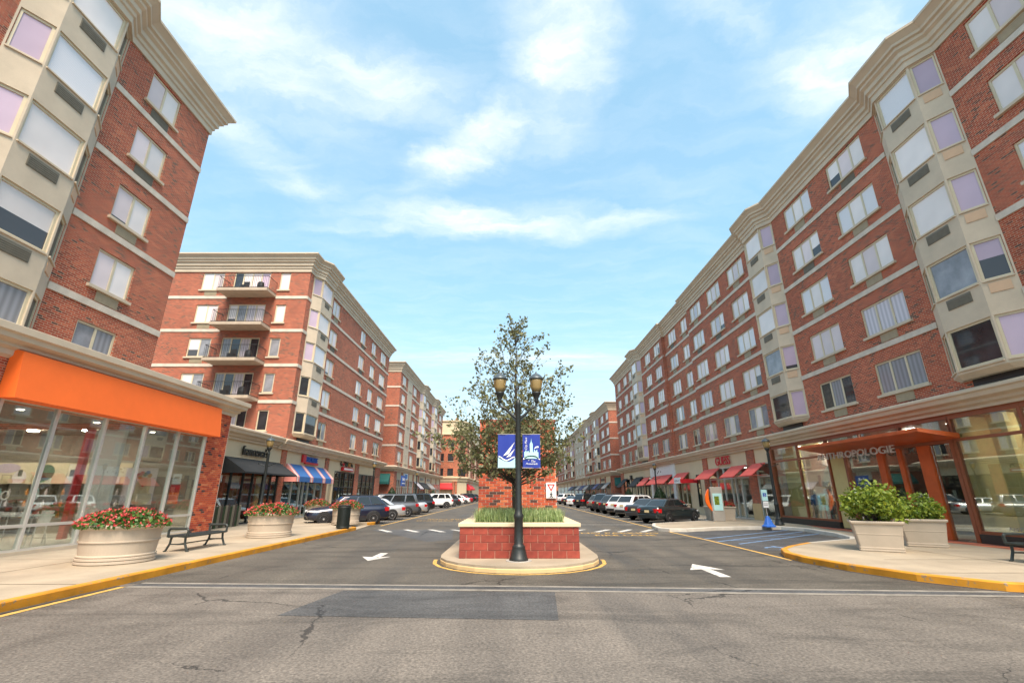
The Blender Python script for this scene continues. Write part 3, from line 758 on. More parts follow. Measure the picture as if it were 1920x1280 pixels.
def bay(f, a, b, z0, z1, rows, near_first, proj=0.50, run=0.70, kinds=None):
    s0, s1 = f.S(a, b)
    P = [Vector((s0, 0)), Vector((s0 + run, -proj)), Vector((s1 - run, -proj)), Vector((s1, 0))]
    mb = MB()
    faces = []
    for i in range(3):
        p, q = P[i], P[i + 1]
        d = (q - p); L = d.length; d.normalize(); inn = Vector((-d.y, d.x))
        fn = (lambda p, d, inn: lambda t, z, dp: ((p + d * t + inn * dp).x, (p + d * t + inn * dp).y, z))(p, d, inn)
        m_ = 0.05
        holes = [(m_, L - m_, r0, r1 + 0.06) for r0, r1 in rows]
        wallgrid(mb, fn, 0, L, z0, z1, holes, 0.12)
        faces.append((p, d, L, m_))
    # soffit drawn in toward the wall, with a dark under-box
    base = [Vector((s0 + 0.25, 0)), Vector((s0 + run, -proj + 0.2)), Vector((s1 - run, -proj + 0.2)), Vector((s1 - 0.25, 0))]
    for i in range(3):
        mb.quad((*P[i], z0), (*P[i + 1], z0), (*base[i + 1], z0 - 0.16), (*base[i], z0 - 0.16))
    mb.add([(*p, z0 - 0.16) for p in base], [(0, 1, 2, 3)])
    # drip ledges at each storey
    for r0, r1 in rows:
        for i in range(3):
            p, d, L, m_ = faces[i]
            n_ = Vector((d.y, -d.x))
            a0, a1 = p + d * 0.05, p + d * (L - 0.05)
            o0, o1 = a0 + n_ * 0.05, a1 + n_ * 0.05
            for zz in (r0 - 0.05,):
                mb.add([(*a0, zz), (*a1, zz), (*o1, zz), (*o0, zz), (*a0, zz + 0.045), (*a1, zz + 0.045), (*o1, zz + 0.045), (*o0, zz + 0.045)],
                       [(0, 1, 2, 3), (4, 5, 6, 7), (0, 3, 7, 4), (1, 2, 6, 5), (2, 3, 7, 6)])
    sh = f.part('bay', mb, 'stone_cream')
    for k, (r0, r1) in enumerate(rows):
        for i in range(3):
            p, d, L, m_ = faces[i]
            ang = math.atan2(d.y, d.x)
            w, h = L - 2 * m_, r1 + 0.06 - r0
            at = p + d * m_
            link('window_frame', frame_mesh(w, h, 1, 'frame_cream', 0.075), sh, (at.x, at.y, r0), ang)
            near = (i == 0) if near_first else (i == 2)
            if i == 1:
                pm = (('pane_dark' if kinds else 'pane_sheer') if k == 0 else rnd.choice(['pane_white', 'pane_white', 'pane_blind', 'pane_pink']))
            elif near:
                pm = 'pane_lavender' if not (kinds == 'dark' and k < 2) else 'pane_dark'  # lavender paints in the reflection on the side facing the camera
            else:
                pm = 'pane_dark'
            if kinds == 'mixed' and i == 1 and k == 1: pm = 'pane_grey'
            link('pane', pane_mesh(w - 0.15, h - 0.15, pm), sh, (at.x + d.x * 0.075, at.y + d.y * 0.075, r0 + 0.075), ang)
            if k == 0:
                continue          # lowest storey: the soffit starts right below the sill
            if i == 1:
                g = p + d * (L / 2)
                link('grille', grille_mesh('grille'), sh, (g.x, g.y, r0 - 0.14), ang)
            else:
                g = p + d * 0.14; n_ = Vector((d.y, -d.x)) * 0.004
                link('recess_panel', simple(('rp', round(L, 2)), lambda: MB().box(0, -0.006, -0.45, L - 0.34, 0.02, -0.12).mesh('recess_panel', 'panel_peach')), sh, (g.x + n_.x + d.x * 0.03, g.y + n_.y, r0), ang)
    return P
def cornice(b, pts, prof, m='stone_cornice', name='cornice', side=1):
    """moulding swept along plan path pts (world XY); outward is to the right of travel when side=1"""
    mb = MB()
    loops = [[(x, y, z) for (x, y) in offset_path(pts, -o * side)] for o, z in prof]
    for A, B in zip(loops, loops[1:]):
        for i in range(len(pts) - 1):
            mb.quad(A[i], A[i + 1], B[i + 1], B[i])
    for i in (0, len(pts) - 1):
        mb.add([L[i] for L in loops], [tuple(range(len(loops)))])
    o = mb.build(name, m, b)
    o.location = -b.location
    return o
def roofprof(t):
    return [(0.0, t - 1.32), (0.07, t - 1.32), (0.07, t - 1.08), (0.13, t - 1.05), (0.13, t - 0.90), (0.22, t - 0.85), (0.22, t - 0.66), (0.34, t - 0.58), (0.34, t - 0.46), (0.44, t - 0.42), (0.44, t - 0.30), (0.62, t - 0.12), (0.66, t - 0.10), (0.66, t), (0.58, t + 0.03), (-0.6, t + 0.03)]
PODPROF = [(0.0, 4.50), (0.10, 4.50), (0.10, 4.60), (0.24, 4.66), (0.24, 4.76), (0.44, 4.82), (0.48, 4.95), (0.55, 5.00), (0.55, 5.08), (0.10, 5.22), (0.0, 5.22)]
def awning(f, a, b, zt, zb, out, m, valance=0.22, stripes=None, open_sides=True, name='awning'):
    s0, s1 = f.S(a, b)
    mb = MB()
    segs = stripes or [(0.0, 1.0, 0)]
    for u0, u1, mi in segs:
        x0, x1 = s0 + (s1 - s0) * u0, s0 + (s1 - s0) * u1
        mb.quad((x0, -0.02, zt), (x1, -0.02, zt), (x1, -out, zb), (x0, -out, zb), mi)
        mb.quad((x0, -0.05, zt - 0.03), (x1, -0.05, zt - 0.03), (x1, -out + 0.02, zb - 0.03), (x0, -out + 0.02, zb - 0.03), mi)
        mb.quad((x0, -out, zb), (x1, -out, zb), (x1, -out, zb - valance), (x0, -out, zb - valance), mi)
        mb.quad((x0, -out + 0.02, zb), (x1, -out + 0.02, zb), (x1, -out + 0.02, zb - valance), (x0, -out + 0.02, zb - valance), mi)
    if not open_sides:
        for x, mi in ((s0, segs[0][2]), (s1, segs[-1][2])):
            mb.add([(x, -0.02, zt), (x, -out, zb), (x, -out, zb - valance), (x, -0.02, zb - valance)], [(0, 1, 2, 3)], mi)
    else:
        for x in (s0 + 0.03, s1 - 0.03):
            mb.tube((x, -0.02, zb), (x, -out + 0.02, zb - 0.02), 0.012, n=5)
            mb.tube((x, -0.03, zt - 0.05), (x, -out + 0.02, zb - 0.04), 0.012, n=5)
    return f.part(name, mb, m)
def shopfront(f, a, b, z0, z1, mulls, fm, transoms=(), gm='shop_glass', w=0.07, base=0.0, basem=None, name='shopfront'):
    """glazed front: frame part, each glass sheet a sub-part"""
    s0, s1 = f.S(a, b)
    xs = sorted([f.S(m_, m_)[0] for m_ in mulls])
    mb = MB()
    zb = z0 + base
    for x in xs:
        mb.box(x - w / 2, -0.02, zb, x + w / 2, 0.10, z1)
    for z in (zb + w / 2, z1 - w / 2, *transoms):
        for x0, x1 in zip(xs, xs[1:]):
            mb.box(x0 + w / 2, -0.012, z - w / 2, x1 - w / 2, 0.09, z + w / 2)
    o = f.part(name, mb, fm)
    zz = [zb + w] + sorted(transoms) + [z1 - w]
    off = o.location
    for x0, x1 in zip(xs, xs[1:]):
        for k in range(len(zz) - 1):
            lo, hi = zz[k] + (w / 2 if k else 0), zz[k + 1] - (w / 2 if k < len(zz) - 2 else 0)
            g = MB().box(x0 + w / 2, 0.03, lo, x1 - w / 2, 0.045, hi).mesh('glass', gm)
            link('glass', g, o)
    if base and basem:
        f.part('plinth', MB().box(s0, -0.06, z0, s1, 0.12, zb), basem)
    return o
def room(f, a, b, depth, z0, z1, wall, floor='concrete_grey', ceil='stucco_white', n0=0.15, name='shop_interior'):
    s0, s1 = f.S(a, b)
    mb = MB()
    mb.quad((s0, depth, z0), (s1, depth, z0), (s1, depth, z1), (s0, depth, z1), 0)
    for s_ in (s0, s1):
        mb.quad((s_, n0, z0), (s_, depth, z0), (s_, depth, z1), (s_, n0, z1), 0)
    mb.quad((s0, n0, z0), (s1, n0, z0), (s1, depth, z0), (s0, depth, z0), 1)
    mb.quad((s0, n0, z1), (s1, n0, z1), (s1, depth, z1), (s0, depth, z1), 2)
    o = f.part(name, mb, [wall, floor, ceil])
    k = max(1, int((s1 - s0) / 2.2))
    for i in range(k):
        x = s0 + (s1 - s0) * (i + 0.5) / k
        link('downlight', simple('dl', lambda: MB().lathe([(0.07, 0.0), (0.09, 0.02)], n=10).mesh('downlight', 'downlight')), o, (x, min(1.4, depth * 0.5), z1 - 0.03))
    return o
def slab(f, a, b, z0, z1, m, n0=0.0, n1=0.2, name='wall_panel'):
    s0, s1 = f.S(a, b)
    return f.part(name, MB().box(s0, n0, z0, s1, n1, z1), m)
def letters(f, txt, a_left, z, size, m, depth=0.06, xs=1.0, out=0.06, shear=0.0, align='LEFT', bold=0.0):
    me = text_mesh('sign_lettering', txt, size, m, depth, shear, xs, align, bold)
    s_ = f.S(a_left, a_left)[0]
    return f.part('sign_lettering', me, None, (s_, -out, z))
def wallface(f, a, b, z0, z1, wins, m='brick_wall', name='wall'):
    s0, s1 = f.S(a, b)
    mb = MB()
    holes = [(*f.S(w[0], w[1]), w[2], w[3]) for w in wins]
    wallgrid(mb, lambda t, z, d: (t, d, z), s0, s1, z0, z1, holes)
    return f.part(name, mb, m)
def bands(f, a, b, zs, cuts=()):
    s0, s1 = f.S(a, b)
    segs = [(s0, s1)]
    for c0, c1 in cuts:
        k0, k1 = f.S(c0, c1)
        segs = [q for (x0, x1) in segs for q in ((x0, min(x1, k0)), (max(x0, k1), x1)) if q[1] - q[0] > 0.02]
    for z in zs:
        for x0, x1 in segs:
            f.part('string_course', simple(('sb', round(x1 - x0, 2)), lambda: MB().box(0, -0.045, -0.11, x1 - x0, 0.03, 0.11).mesh('string_course', 'stone_band')), None, (x0, 0, z))
# ================================================================ right-hand building (long brick block)
rb = thing('apartment_block', 'long red brick apartment block over shops along the right side of the street', 'building', (15.9, 40, 0))
f = Fac(rb, 'R', 15.9)
simple('clp', lambda: MB().box(-0.12, -0.12, -0.05, 0.12, 0.12, 0.0).mesh('ceiling_light', 'light_panel'))
fr_ = Fac(rb, 'R', 16.12)
cols_main = [(9.7, 12.08, 3), (17.3, 19.72, 3), (21.2, 23.55, 3), (28.8, 31.2, 3), (32.6, 35.0, 3), (36.4, 38.75, 3)]
cols_rec = [(40.3, 41.85, 2), (43.36, 45.6, 3)]
cols_far = [(47.8, 50.0, 3), (51.5, 53.65, 3), (60.0, 61.9, 3), (63.0, 65.0, 3), (66.9, 68.9, 3)]
bays_r = [(13.2, 16.3), (24.8, 28.06), (55.3, 59.0)]
def runwall(f, a, b, colset, mat_='brick_wall', rows=ROWS, z0=5.1, z1=17.85, grille=True):
    wins = [(c[0], c[1], r0, r1) for c in colset for r0, r1 in rows]
    wallface(f, a, b, z0, z1, wins, mat_)
    for c in colset:
        for k, (r0, r1) in enumerate(rows):
            kk = pick(k)
            window(f, c[0], c[1], r0, r1, c[2], kk, True, grille, gm=('grille' if k > 2 and rnd.random() < 0.5 else 'grille_tan'))
runwall(f, 4.0, 39.4, cols_main)
runwall(fr_, 39.4, 46.7, cols_rec, 'brick_orange')
runwall(f, 46.7, 70.4, cols_far)
for yy in (39.4, 46.7):
    s_ = f.S(yy, yy)[0]
    f.part('wall_return', MB().box(s_ - 0.004, 0.0, 5.1, s_ + 0.004, 0.25, 17.85), 'brick_wall')
bands(f, 4.0, 39.4, BANDS, [(13.2, 16.3), (24.8, 28.06)])
bands(fr_, 39.4, 46.7, BANDS)
bands(f, 46.7, 70.4, BANDS, [(55.3, 59.0)])
for i, (a, b) in enumerate(bays_r):
    bay(f, a, b, 5.62, 17.9, ROWS, False, kinds='mixed')
    s0, s1 = f.S(a, b)
    f.part('duct_hood', MB().box(s0 + 0.7, -0.05, 5.24, s1 - 0.7, 0.02, 5.46), 'frame_black')
f.part('downpipe', MB().tube((-46.75, -0.06, 5.0), (-46.75, -0.06, 17.8), 0.055, n=8), 'brick_dark')
def baypath(p, plane, bl, side, proj=0.50, run=0.70):
    out = []
    for a, b in bl:
        out += [(plane, a), (plane + side * -proj, a + run), (plane + side * -proj, b - run), (plane, b)]
    return out
rpath = [(15.9, 4.0)] + baypath(None, 15.9, bays_r[:2], 1) + [(15.9, 39.4), (16.12, 39.4), (16.12, 46.7), (15.9, 46.7)] + baypath(None, 15.9, bays_r[2:], 1) + [(15.9, 70.4), (24, 70.4)]
cornice(rb, rpath, roofprof(18.85), side=-1)
cornice(rb, [(15.9, 4.0), (15.9, 29.6)], PODPROF, name='shop_cornice', side=-1)
cornice(rb, [(15.9, 29.6), (15.9, 46.6)], [(o + 0.02 if o else 0, z + 0.02) for o, z in PODPROF], name='shop_cornice', side=-1)
cornice(rb, [(15.9, 46.6), (15.9, 70.4), (24, 70.4)], [(o + 0.06 if o else 0, z + 0.03) for o, z in PODPROF], name='shop_cornice', side=-1)
rb_e = Fac(rb, 'S', 70.4)
f.part('roof', MB().box(-70.3, 0.3, 17.6, -4.0, 14, 18.6), 'concrete_grey')
f.part('end_wall', MB().box(-70.39, 0.02, 0, -70.2, 14, 17.8), 'brick_dark')
f.part('floor_slab', MB().box(-70.1, 0.16, 4.62, -4.0, 13, 5.0), 'concrete_grey')
# --- corner store with rust frames and the orange canopy
f.part('fascia_panel', MB().box(-29.2, 0.0, 4.40, -4.0, 0.3, 4.62), 'frame_rust')
shopfront(f, 24.05, 29.15, 0.15, 4.42, [29.15, 26.55, 24.05], 'frame_rust', (3.58,), 'shop_glass', 0.10, 0.30, 'frame_black')
shopfront(f, 4.5, 16.97, 0.15, 4.42, [16.97, 14.5, 12.05, 9.6, 7.2, 4.8], 'frame_rust', (3.58,), 'shop_glass', 0.10, 0.30, 'frame_black')
shopfront(f, 17.0, 24.0, 3.62, 4.42, [24.0, 21.6, 19.3, 17.02], 'frame_rust', (), 'shop_glass', 0.08)
slab(f, 16.97, 24.05, 3.50, 3.62, 'frame_rust', -0.02, 0.1, 'transom_bar')
slab(f, 23.0, 23.95, 0.2, 3.5, 'display_yellow', 0.05, 0.2)
for a, w in ((22.8, 0.16), (20.6, 0.34), (19.55, 0.2), (18.35, 0.55), (17.1, 0.14)):
    slab(f, a - w / 2, a + w / 2, 0.16, 3.5, 'orange_wood' if w > 0.18 else 'frame_rust', -0.03, 0.14, 'door_post')
for a, b in ((20.8, 22.7), (19.68, 20.4), (18.65, 19.42), (17.2, 18.05)):
    s0, s1 = f.S(a, b)
    f.part('door_glass', MB().box(s0, 0.05, 0.2, s1, 0.065, 3.48), 'shop_glass')
# the store room: dark back, yellow columns, pink display wall
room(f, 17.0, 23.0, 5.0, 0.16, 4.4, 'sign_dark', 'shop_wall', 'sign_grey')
room(f, 24.0, 29.1, 1.9, 0.16, 4.4, 'display_pink', 'display_yellow', 'display_yellow')
room(f, 4.2, 16.95, 4.0, 0.16, 4.4, 'display_yellow', 'shop_wall', 'shop_wall')
for a in (26.5, 14.5, 11.0, 20.5):
    f.part('ceiling_light', simple('clp', None), None, (-a, 1.5, 4.36))
slab(f, 15.5, 16.1, 0.2, 4.35, 'display_yellow', 0.5, 0.9, 'display_column')
slab(f, 13.6, 15.1, 0.2, 4.35, 'display_yellow', 1.6, 1.8, 'display_panel')
slab(f, 27.4, 29.0, 0.2, 4.3, 'display_yellow', 0.55, 0.75, 'display_panel')
# canopy
s0, s1 = f.S(16.7, 24.0)
cb = MB()
cb.add([(s0, -1.45, 3.86), (s1, -1.45, 3.86), (s1, 0.0, 3.62), (s0, 0.0, 3.62), (s0, -1.45, 3.98), (s1, -1.45, 3.98), (s1, 0.0, 3.80), (s0, 0.0, 3.80)],
       [(0, 1, 2, 3), (4, 5, 6, 7), (0, 1, 5, 4), (1, 2, 6, 5), (3, 0, 4, 7)])
f.part('canopy', cb, 'orange_wood')
letters(f, 'ANTHROPOLOGIE', 23.9, 3.32, 0.42, 'frame_alu', 0.05, 1.42, 0.62, bold=0.0)
letters(f, 'ANTHROPOLOGIE', 16.0, 0.62, 0.17, 'sign_grey', 0.006, 1.3, -0.02)
# display behind the left windows: pale wall with a big white ring cut-out
dw = MB()
for i in range(24):
    a0, a1 = 2 * math.pi * i / 24, 2 * math.pi * (i + 1) / 24
    e = lambda a, k: (-25.6 + math.cos(a) * 1.0 * k, 1.15, 1.95 + math.sin(a) * 1.35 * k)
    dw.quad(e(a0, 0.55), e(a1, 0.55), e(a1, 1.0), e(a0, 1.0))
f.part('display_ring', dw, 'stucco_white')
f.part('display_shelf', MB().box(-26.4, 0.9, 2.02, -24.2, 1.25, 2.10), 'panel_peach')
# --- red awning fashion store and its neighbours
def pier(f, a, b, m='brick_wall', z1=4.52, base=None):
    s0, s1 = f.S(a, b)
    o = f.part('pier', MB().box(s0, -0.06, 0.15 if not base else base, s1, 0.25, z1), m)
    if base:
        f.part('pier_base', MB().box(s0 - 0.03, -0.09, 0.15, s1 + 0.03, 0.25, base), 'stucco_yellow')
    return o
pier(f, 29.15, 29.35, 'frame_rust')
pier(f, 31.3, 32.3, base=1.15)
pier(f, 38.95, 39.9, base=1.15)
pier(f, 68.7, 70.38)
slab(f, 29.35, 31.3, 3.62, 4.52, 'stucco', 0.02)
slab(f, 32.3, 38.95, 3.62, 4.52, 'stucco', 0.02)
shopfront(f, 29.35, 31.3, 0.15, 3.62, [29.4, 31.25], 'frame_alu', (2.8,))
shopfront(f, 32.3, 38.95, 0.15, 3.62, [32.35, 33.6, 34.5, 35.1, 36.3, 37.4, 38.9], 'frame_alu', (2.8,))
room(f, 29.35, 31.3, 3.0, 0.16, 3.6, 'sign_grey')
room(f, 32.3, 38.95, 3.5, 0.16, 3.6, 'sign_grey')
for a, b in ((36.7, 39.6), (32.5, 34.75), (30.0, 31.65)):
    awning(f, a, b, 3.62, 2.86, 1.0, 'red_fabric', 0.06)
letters(f, 'GUESS', 37.2, 3.80, 0.88, 'sign_red', 0.06, 1.0, 0.10, bold=0.006)
slab(f, 33.75, 34.35, 0.3, 2.4, 'pane_pink', 0.25, 0.27, 'window_poster')
slab(f, 39.9, 40.9, 0.15, 4.52, 'stucco', 0.02); slab(f, 40.9, 41.7, 3.3, 4.52, 'stucco', 0.02); slab(f, 40.9, 41.7, 0.15, 0.7, 'stucco', 0.02)
slab(f, 41.7, 43.3, 0.15, 4.52, 'stucco', 0.02); slab(f, 43.3, 46.5, 3.6, 4.52, 'stucco', 0.02); slab(f, 46.5, 46.8, 0.15, 4.52, 'stucco', 0.02)
shopfront(f, 40.9, 41.7, 0.7, 3.3, [40.93, 41.67], 'frame_black', (2.2,))
shopfront(f, 43.3, 46.5, 0.15, 3.6, [43.35, 44.4, 45.5, 46.45], 'frame_cream', ())
room(f, 40.4, 46.7, 3.0, 0.16, 4.3, 'stucco_yellow')
awning(f, 43.2, 46.4, 3.60, 2.66, 1.0, 'red_fabric', 0.05)
s0, s1 = f.S(42.6, 44.2)
wsg = f.part('shop_sign', MB().box(s0, -1.12, 2.62, s1, -1.04, 3.12), 'stucco_white')
hs = MB().box(-41.5, -1.5, 2.62, -41.42, -0.05, 2.95)
hsn = f.part('hanging_sign', hs, 'sign_red')
link('sign_stroke', MB().path([(-41.53, -1.35, 2.85), (-41.53, -1.2, 2.72), (-41.53, -1.05, 2.84), (-41.53, -0.9, 2.74), (-41.53, -0.7, 2.82), (-41.53, -0.5, 2.75), (-41.53, -0.25, 2.8)], 0.02, 5).mesh('sign_stroke', 'banner_white'), hsn)
link('sign_stroke', MB().path([(s0 + 0.2, -1.13, 2.82), (s0 + 0.4, -1.13, 2.9), (s0 + 0.6, -1.13, 2.8), (s0 + 0.8, -1.13, 2.9), (s0 + 1.0, -1.13, 2.8), (s0 + 1.35, -1.13, 2.87)], 0.018, 5).mesh('sign_stroke', 'navy_fabric'), wsg)
# white shop front
slab(f, 46.8, 47.6, 0.15, 4.54, 'stucco_white', -0.10, 0.2, 'pilaster'); slab(f, 54.3, 55.1, 0.15, 4.54, 'stucco_white', -0.10, 0.2, 'pilaster')
slab(f, 47.6, 54.3, 3.58, 4.54, 'stucco_white', -0.04, 0.2)
shopfront(f, 47.6, 54.3, 0.15, 3.56, [47.65, 49.2, 50.4, 51.5, 52.7, 54.25], 'frame_alu', (2.6,))
room(f, 47.6, 54.3, 3.0, 0.16, 3.6, 'sign_grey')
awning(f, 47.7, 54.2, 3.56, 2.72, 1.0, 'red_fabric', 0.06)
dots = MB()
for i in range(13):
    a = 53.6 - rnd.random() * 2.4; z = 3.75 + rnd.random() * 0.7
    s_ = f.S(a, a)[0]
    dots.box(s_, -0.065, z, s_ + 0.14, -0.041, z + 0.14)
f.part('sign_dots', dots, 'sign_dark')
slab(f, 55.1, 68.7, 3.6, 4.52, 'stucco', 0.02)
for a, b in ((57.9, 58.7), (61.6, 62.4), (64.6, 65.4)):
    slab(f, a, b, 0.15, 3.6, 'stucco', 0.02)
shopfront(f, 55.1, 68.7, 0.15, 3.58, [55.15, 56.5, 57.85, 58.75, 60.1, 61.55, 62.45, 64.55, 65.45, 67.0, 68.65], 'frame_black', (2.6,))
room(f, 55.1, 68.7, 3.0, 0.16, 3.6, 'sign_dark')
awning(f, 55.3, 58.2, 3.56, 2.66, 1.0, 'red_fabric', 0.06)
awning(f, 58.6, 61.9, 3.72, 2.66, 1.1, 'black_fabric', 0.1)
awning(f, 66.2, 69.0, 3.72, 2.66, 1.1, 'black_fabric', 0.1)
f.part('wall_lantern', MB().box(-64.3, -0.25, 3.55, -63.7, -0.02, 4.05), 'sign_dark')

# ================================================================ left near building with the orange awning store
lb = thing('corner_building', 'brick building at the left edge with orange shop awning and cream bay', 'building', (-14.0, 12, 0))
f = Fac(lb, 'L', -14.0)
wins = [(14.0, 15.57, r0, r1) for r0, r1 in ROWS] + [(4.8, 6.9, r0, r1) for r0, r1 in ROWS]
wallface(f, 2.0, 17.4, 4.6, 17.85, wins)
for w in wins:
    k = ROWS.index((w[2], w[3]))
    window(f, *w, 2, ('pane_grey', 'pane_sheer') if k == 0 else ('pane_pink', 'pane_white'), True, True, gm='grille' if k > 2 else 'grille_tan')
bands(f, 2.0, 17.4, BANDS, [(9.55, 12.75)])
bay(f, 9.55, 12.75, 5.3, 17.9, ROWS, True)
cornice(lb, [(-14.0, 2.0), (-14.0, 9.55), (-13.5, 10.25), (-13.5, 12.05), (-14.0, 12.75), (-14.0, 17.4), (-30, 17.4)], roofprof(18.85), side=1)
f.part('roof', MB().box(2.0, 0.3, 17.6, 17.3, 14, 18.6), 'concrete_grey')
f.part('end_wall', MB().box(17.2, 0.02, 4.0, 17.39, 14, 17.85), 'brick_wall')
# projecting ground-floor store
p = Fac(lb, 'L', -13.6)
cornice(lb, [(-13.6, 0.0), (-13.6, 22.62), (-22, 22.62)], [(0.0, 5.30), (0.08, 5.30), (0.08, 5.42), (0.22, 5.50), (0.22, 5.58), (0.42, 5.66), (0.44, 5.78), (0.52, 5.82), (0.52, 6.00), (0.48, 6.02), (0.0, 6.08)], name='shop_cornice', side=1)
p.part('terrace_roof', MB().box(0.0, 0.0, 5.9, 22.6, 6.0, 6.05), 'concrete_grey')
slab(p, 2.0, 12.2, 0.15, 5.32, 'brick_wall', 0.0, 0.3, 'pier')
slab(p, 12.2, 20.98, 4.22, 5.32, 'brick_wall', 0.02, 0.3, 'lintel_wall')
slab(p, 12.2, 20.98, 0.10, 0.24, 'stone_cream', -0.05, 0.2, 'plinth')
# brick pier at the shop's far end: single bricks
pc = p.part('pier', MB().box(21.0, 0.012, 0.15, 22.58, 0.9, 5.32), 'mortar')
nrow = 0
bm_ = [MB().box(0, 0, 0, 0.225, 0.05, 0.078).mesh('brick', 'brick_%d' % i) for i in range(5)]
bh_ = [MB().box(0, 0, 0, 0.108, 0.05, 0.078).mesh('brick', 'brick_%d' % i) for i in range(5)]
rest = MB()
cnt = 0
for r_ in range(59):
    z = 0.156 + r_ * 0.0875
    x = 21.0
    if r_ % 2: 
        units = [0.108] + [0.225] * 6
    else:
        units = [0.225] * 6 + [0.108]
    for u in units:
        w_ = min(u, 22.585 - x)
        if w_ < 0.05: break
        ci = rnd.choices(range(5), (5, 4, 3, 0.8, 0.8))[0]
        if r_ in (14, 15, 16): ci = 0
        if 2 <= r_ < 46 and cnt < 298:
            link('brick', (bm_ if u > 0.2 else bh_)[ci], pc, (x, -0.002, z)); cnt += 1
        else:
            rest.box(x, -0.002, z, x + w_, 0.05, z + 0.078, ci)
        x += u + 0.010
tag(link('brick_courses', rest.mesh('brick_courses', ['brick_%d' % i for i in range(5)]), pc), kind='stuff')
shopfront(p, 12.2, 20.98, 0.22, 4.22, [12.25, 13.9, 15.65, 17.43, 19.2, 20.94], 'frame_alu', (0.90,), 'shop_glass', 0.08)
aw = MB()
s0, s1 = 12.05, 21.1
aw.add([(s0, -0.02, 5.50), (s1, -0.02, 5.50), (s1, -0.02, 4.16), (s0, -0.02, 4.16), (s0, -0.36, 5.42), (s1, -0.36, 5.42), (s1, -0.52, 4.16), (s0, -0.52, 4.16)],
       [(0, 1, 5, 4), (4, 5, 6, 7), (0, 4, 7, 3), (1, 2, 6, 5), (3, 7, 6, 2)])
p.part('awning', aw, 'orange_fabric')
rm = room(p, 10.0, 20.96, 9.5, 0.18, 4.2, 'shop_wall', 'concrete_white', 'shop_wall')
for a in (14.0, 18.8):
    for n_ in (3.4, 5.6, 7.8):
        p.part('ceiling_light', simple('clp', lambda: MB().box(-0.12, -0.12, -0.05, 0.12, 0.12, 0.0).mesh('ceiling_light', 'light_panel')), None, (a, n_, 4.17))
slab(p, 17.6, 17.75, 0.25, 4.1, 'stucco_white', 0.9, 1.9, 'partition')
slab(p, 17.4, 17.6, 0.25, 4.1, 'sign_red', 2.0, 2.2, 'red_column')
bn = p.part('picture_frieze', MB().box(20.5, 2.6, 2.15, 20.6, 9.0, 3.0), 'stucco')
fz = [('pane_lavender', 7.9, 2.78, 0.55, 0.2), ('sign_green', 6.2, 2.6, 0.35, 0.33), ('sign_orange', 4.0, 2.75, 0.32, 0.2), ('red_fabric', 3.4, 2.25, 0.35, 0.09), ('pane_pink', 7.3, 2.42, 0.3, 0.26), ('leaf_shrub', 6.3, 2.35, 0.2, 0.15)]
for m_, n_, z, rx, rz_ in fz:     # blurred colour shapes printed on the frieze
    e = MB(); e.add([(20.49, n_ + rx * math.cos(2 * math.pi * i / 20), z + rz_ * math.sin(2 * math.pi * i / 20)) for i in range(20)], [tuple(range(20))])
    link('printed_shape', e.mesh('printed_shape', m_), bn)
for n_ in (5.1, 3.2, 7.3):
    e = MB().box(20.484, n_ - 0.09, 2.45, 20.488, n_ + 0.09, 2.72, 1).box(20.482, n_ - 0.2, 2.16, 20.486, n_ + 0.2, 2.45, 0)
    link('printed_bottle', e.mesh('printed_bottle', ['white_fabric', 'sign_dark']), bn)
for zz in (0.75, 1.2, 1.65):
    p.part('wall_shelf', MB().box(20.3, 2.6, zz, 20.7, 9.0, zz + 0.05), 'sign_grey')
    for i in range(16):
        p.part('bottle', simple(('bot', i % 4), lambda: MB().lathe([(0.05, 0), (0.06, 0.14), (0.02, 0.19), (0.02, 0.26)], n=8).mesh('bottle', ('pane_pink', 'banner_aqua', 'sign_orange', 'sign_dark')[i % 4])), None, (20.4, 2.8 + i * 0.38 + rnd.random() * 0.12, zz + 0.05))

# ================================================================ left middle building with balconies
mb_ = thing('balcony_building', 'brick apartment building with balconies facing the camera and black awning shop below', 'building', (-15.1, 40, 0))
f = Fac(mb_, 'L', -15.1)
cols2 = [(36.4, 38.05, 2), (44.0, 45.65, 2), (47.8, 49.45, 2), (51.4, 53.7, 3)]
runwall(f, 31.5, 55.0, cols2)
bands(f, 31.5, 55.0, BANDS, [(32.2, 35.7)])
bay(f, 32.2, 35.7, 5.65, 17.9, ROWS, True, kinds='dark')
f.part('duct_hood', MB().box(33.0, -0.05, 5.24, 35.0, 0.02, 5.46), 'frame_black')
g = Fac(mb_, 'S', 31.5)
ww = []
for k, (r0, r1) in enumerate(ROWS):
    ww += [(-23.1, -21.5, r0, r1 + 0.05), (-17.3, -16.55, r0, r1 + 0.05), (-29.5, -27.8, r0, r1)]
    ww.append((-20.75, -18.05, r0 - 0.40, r1 + 0.08))
wallface(g, -34, -15.1, 4.6, 17.85, ww, 'brick_dark')
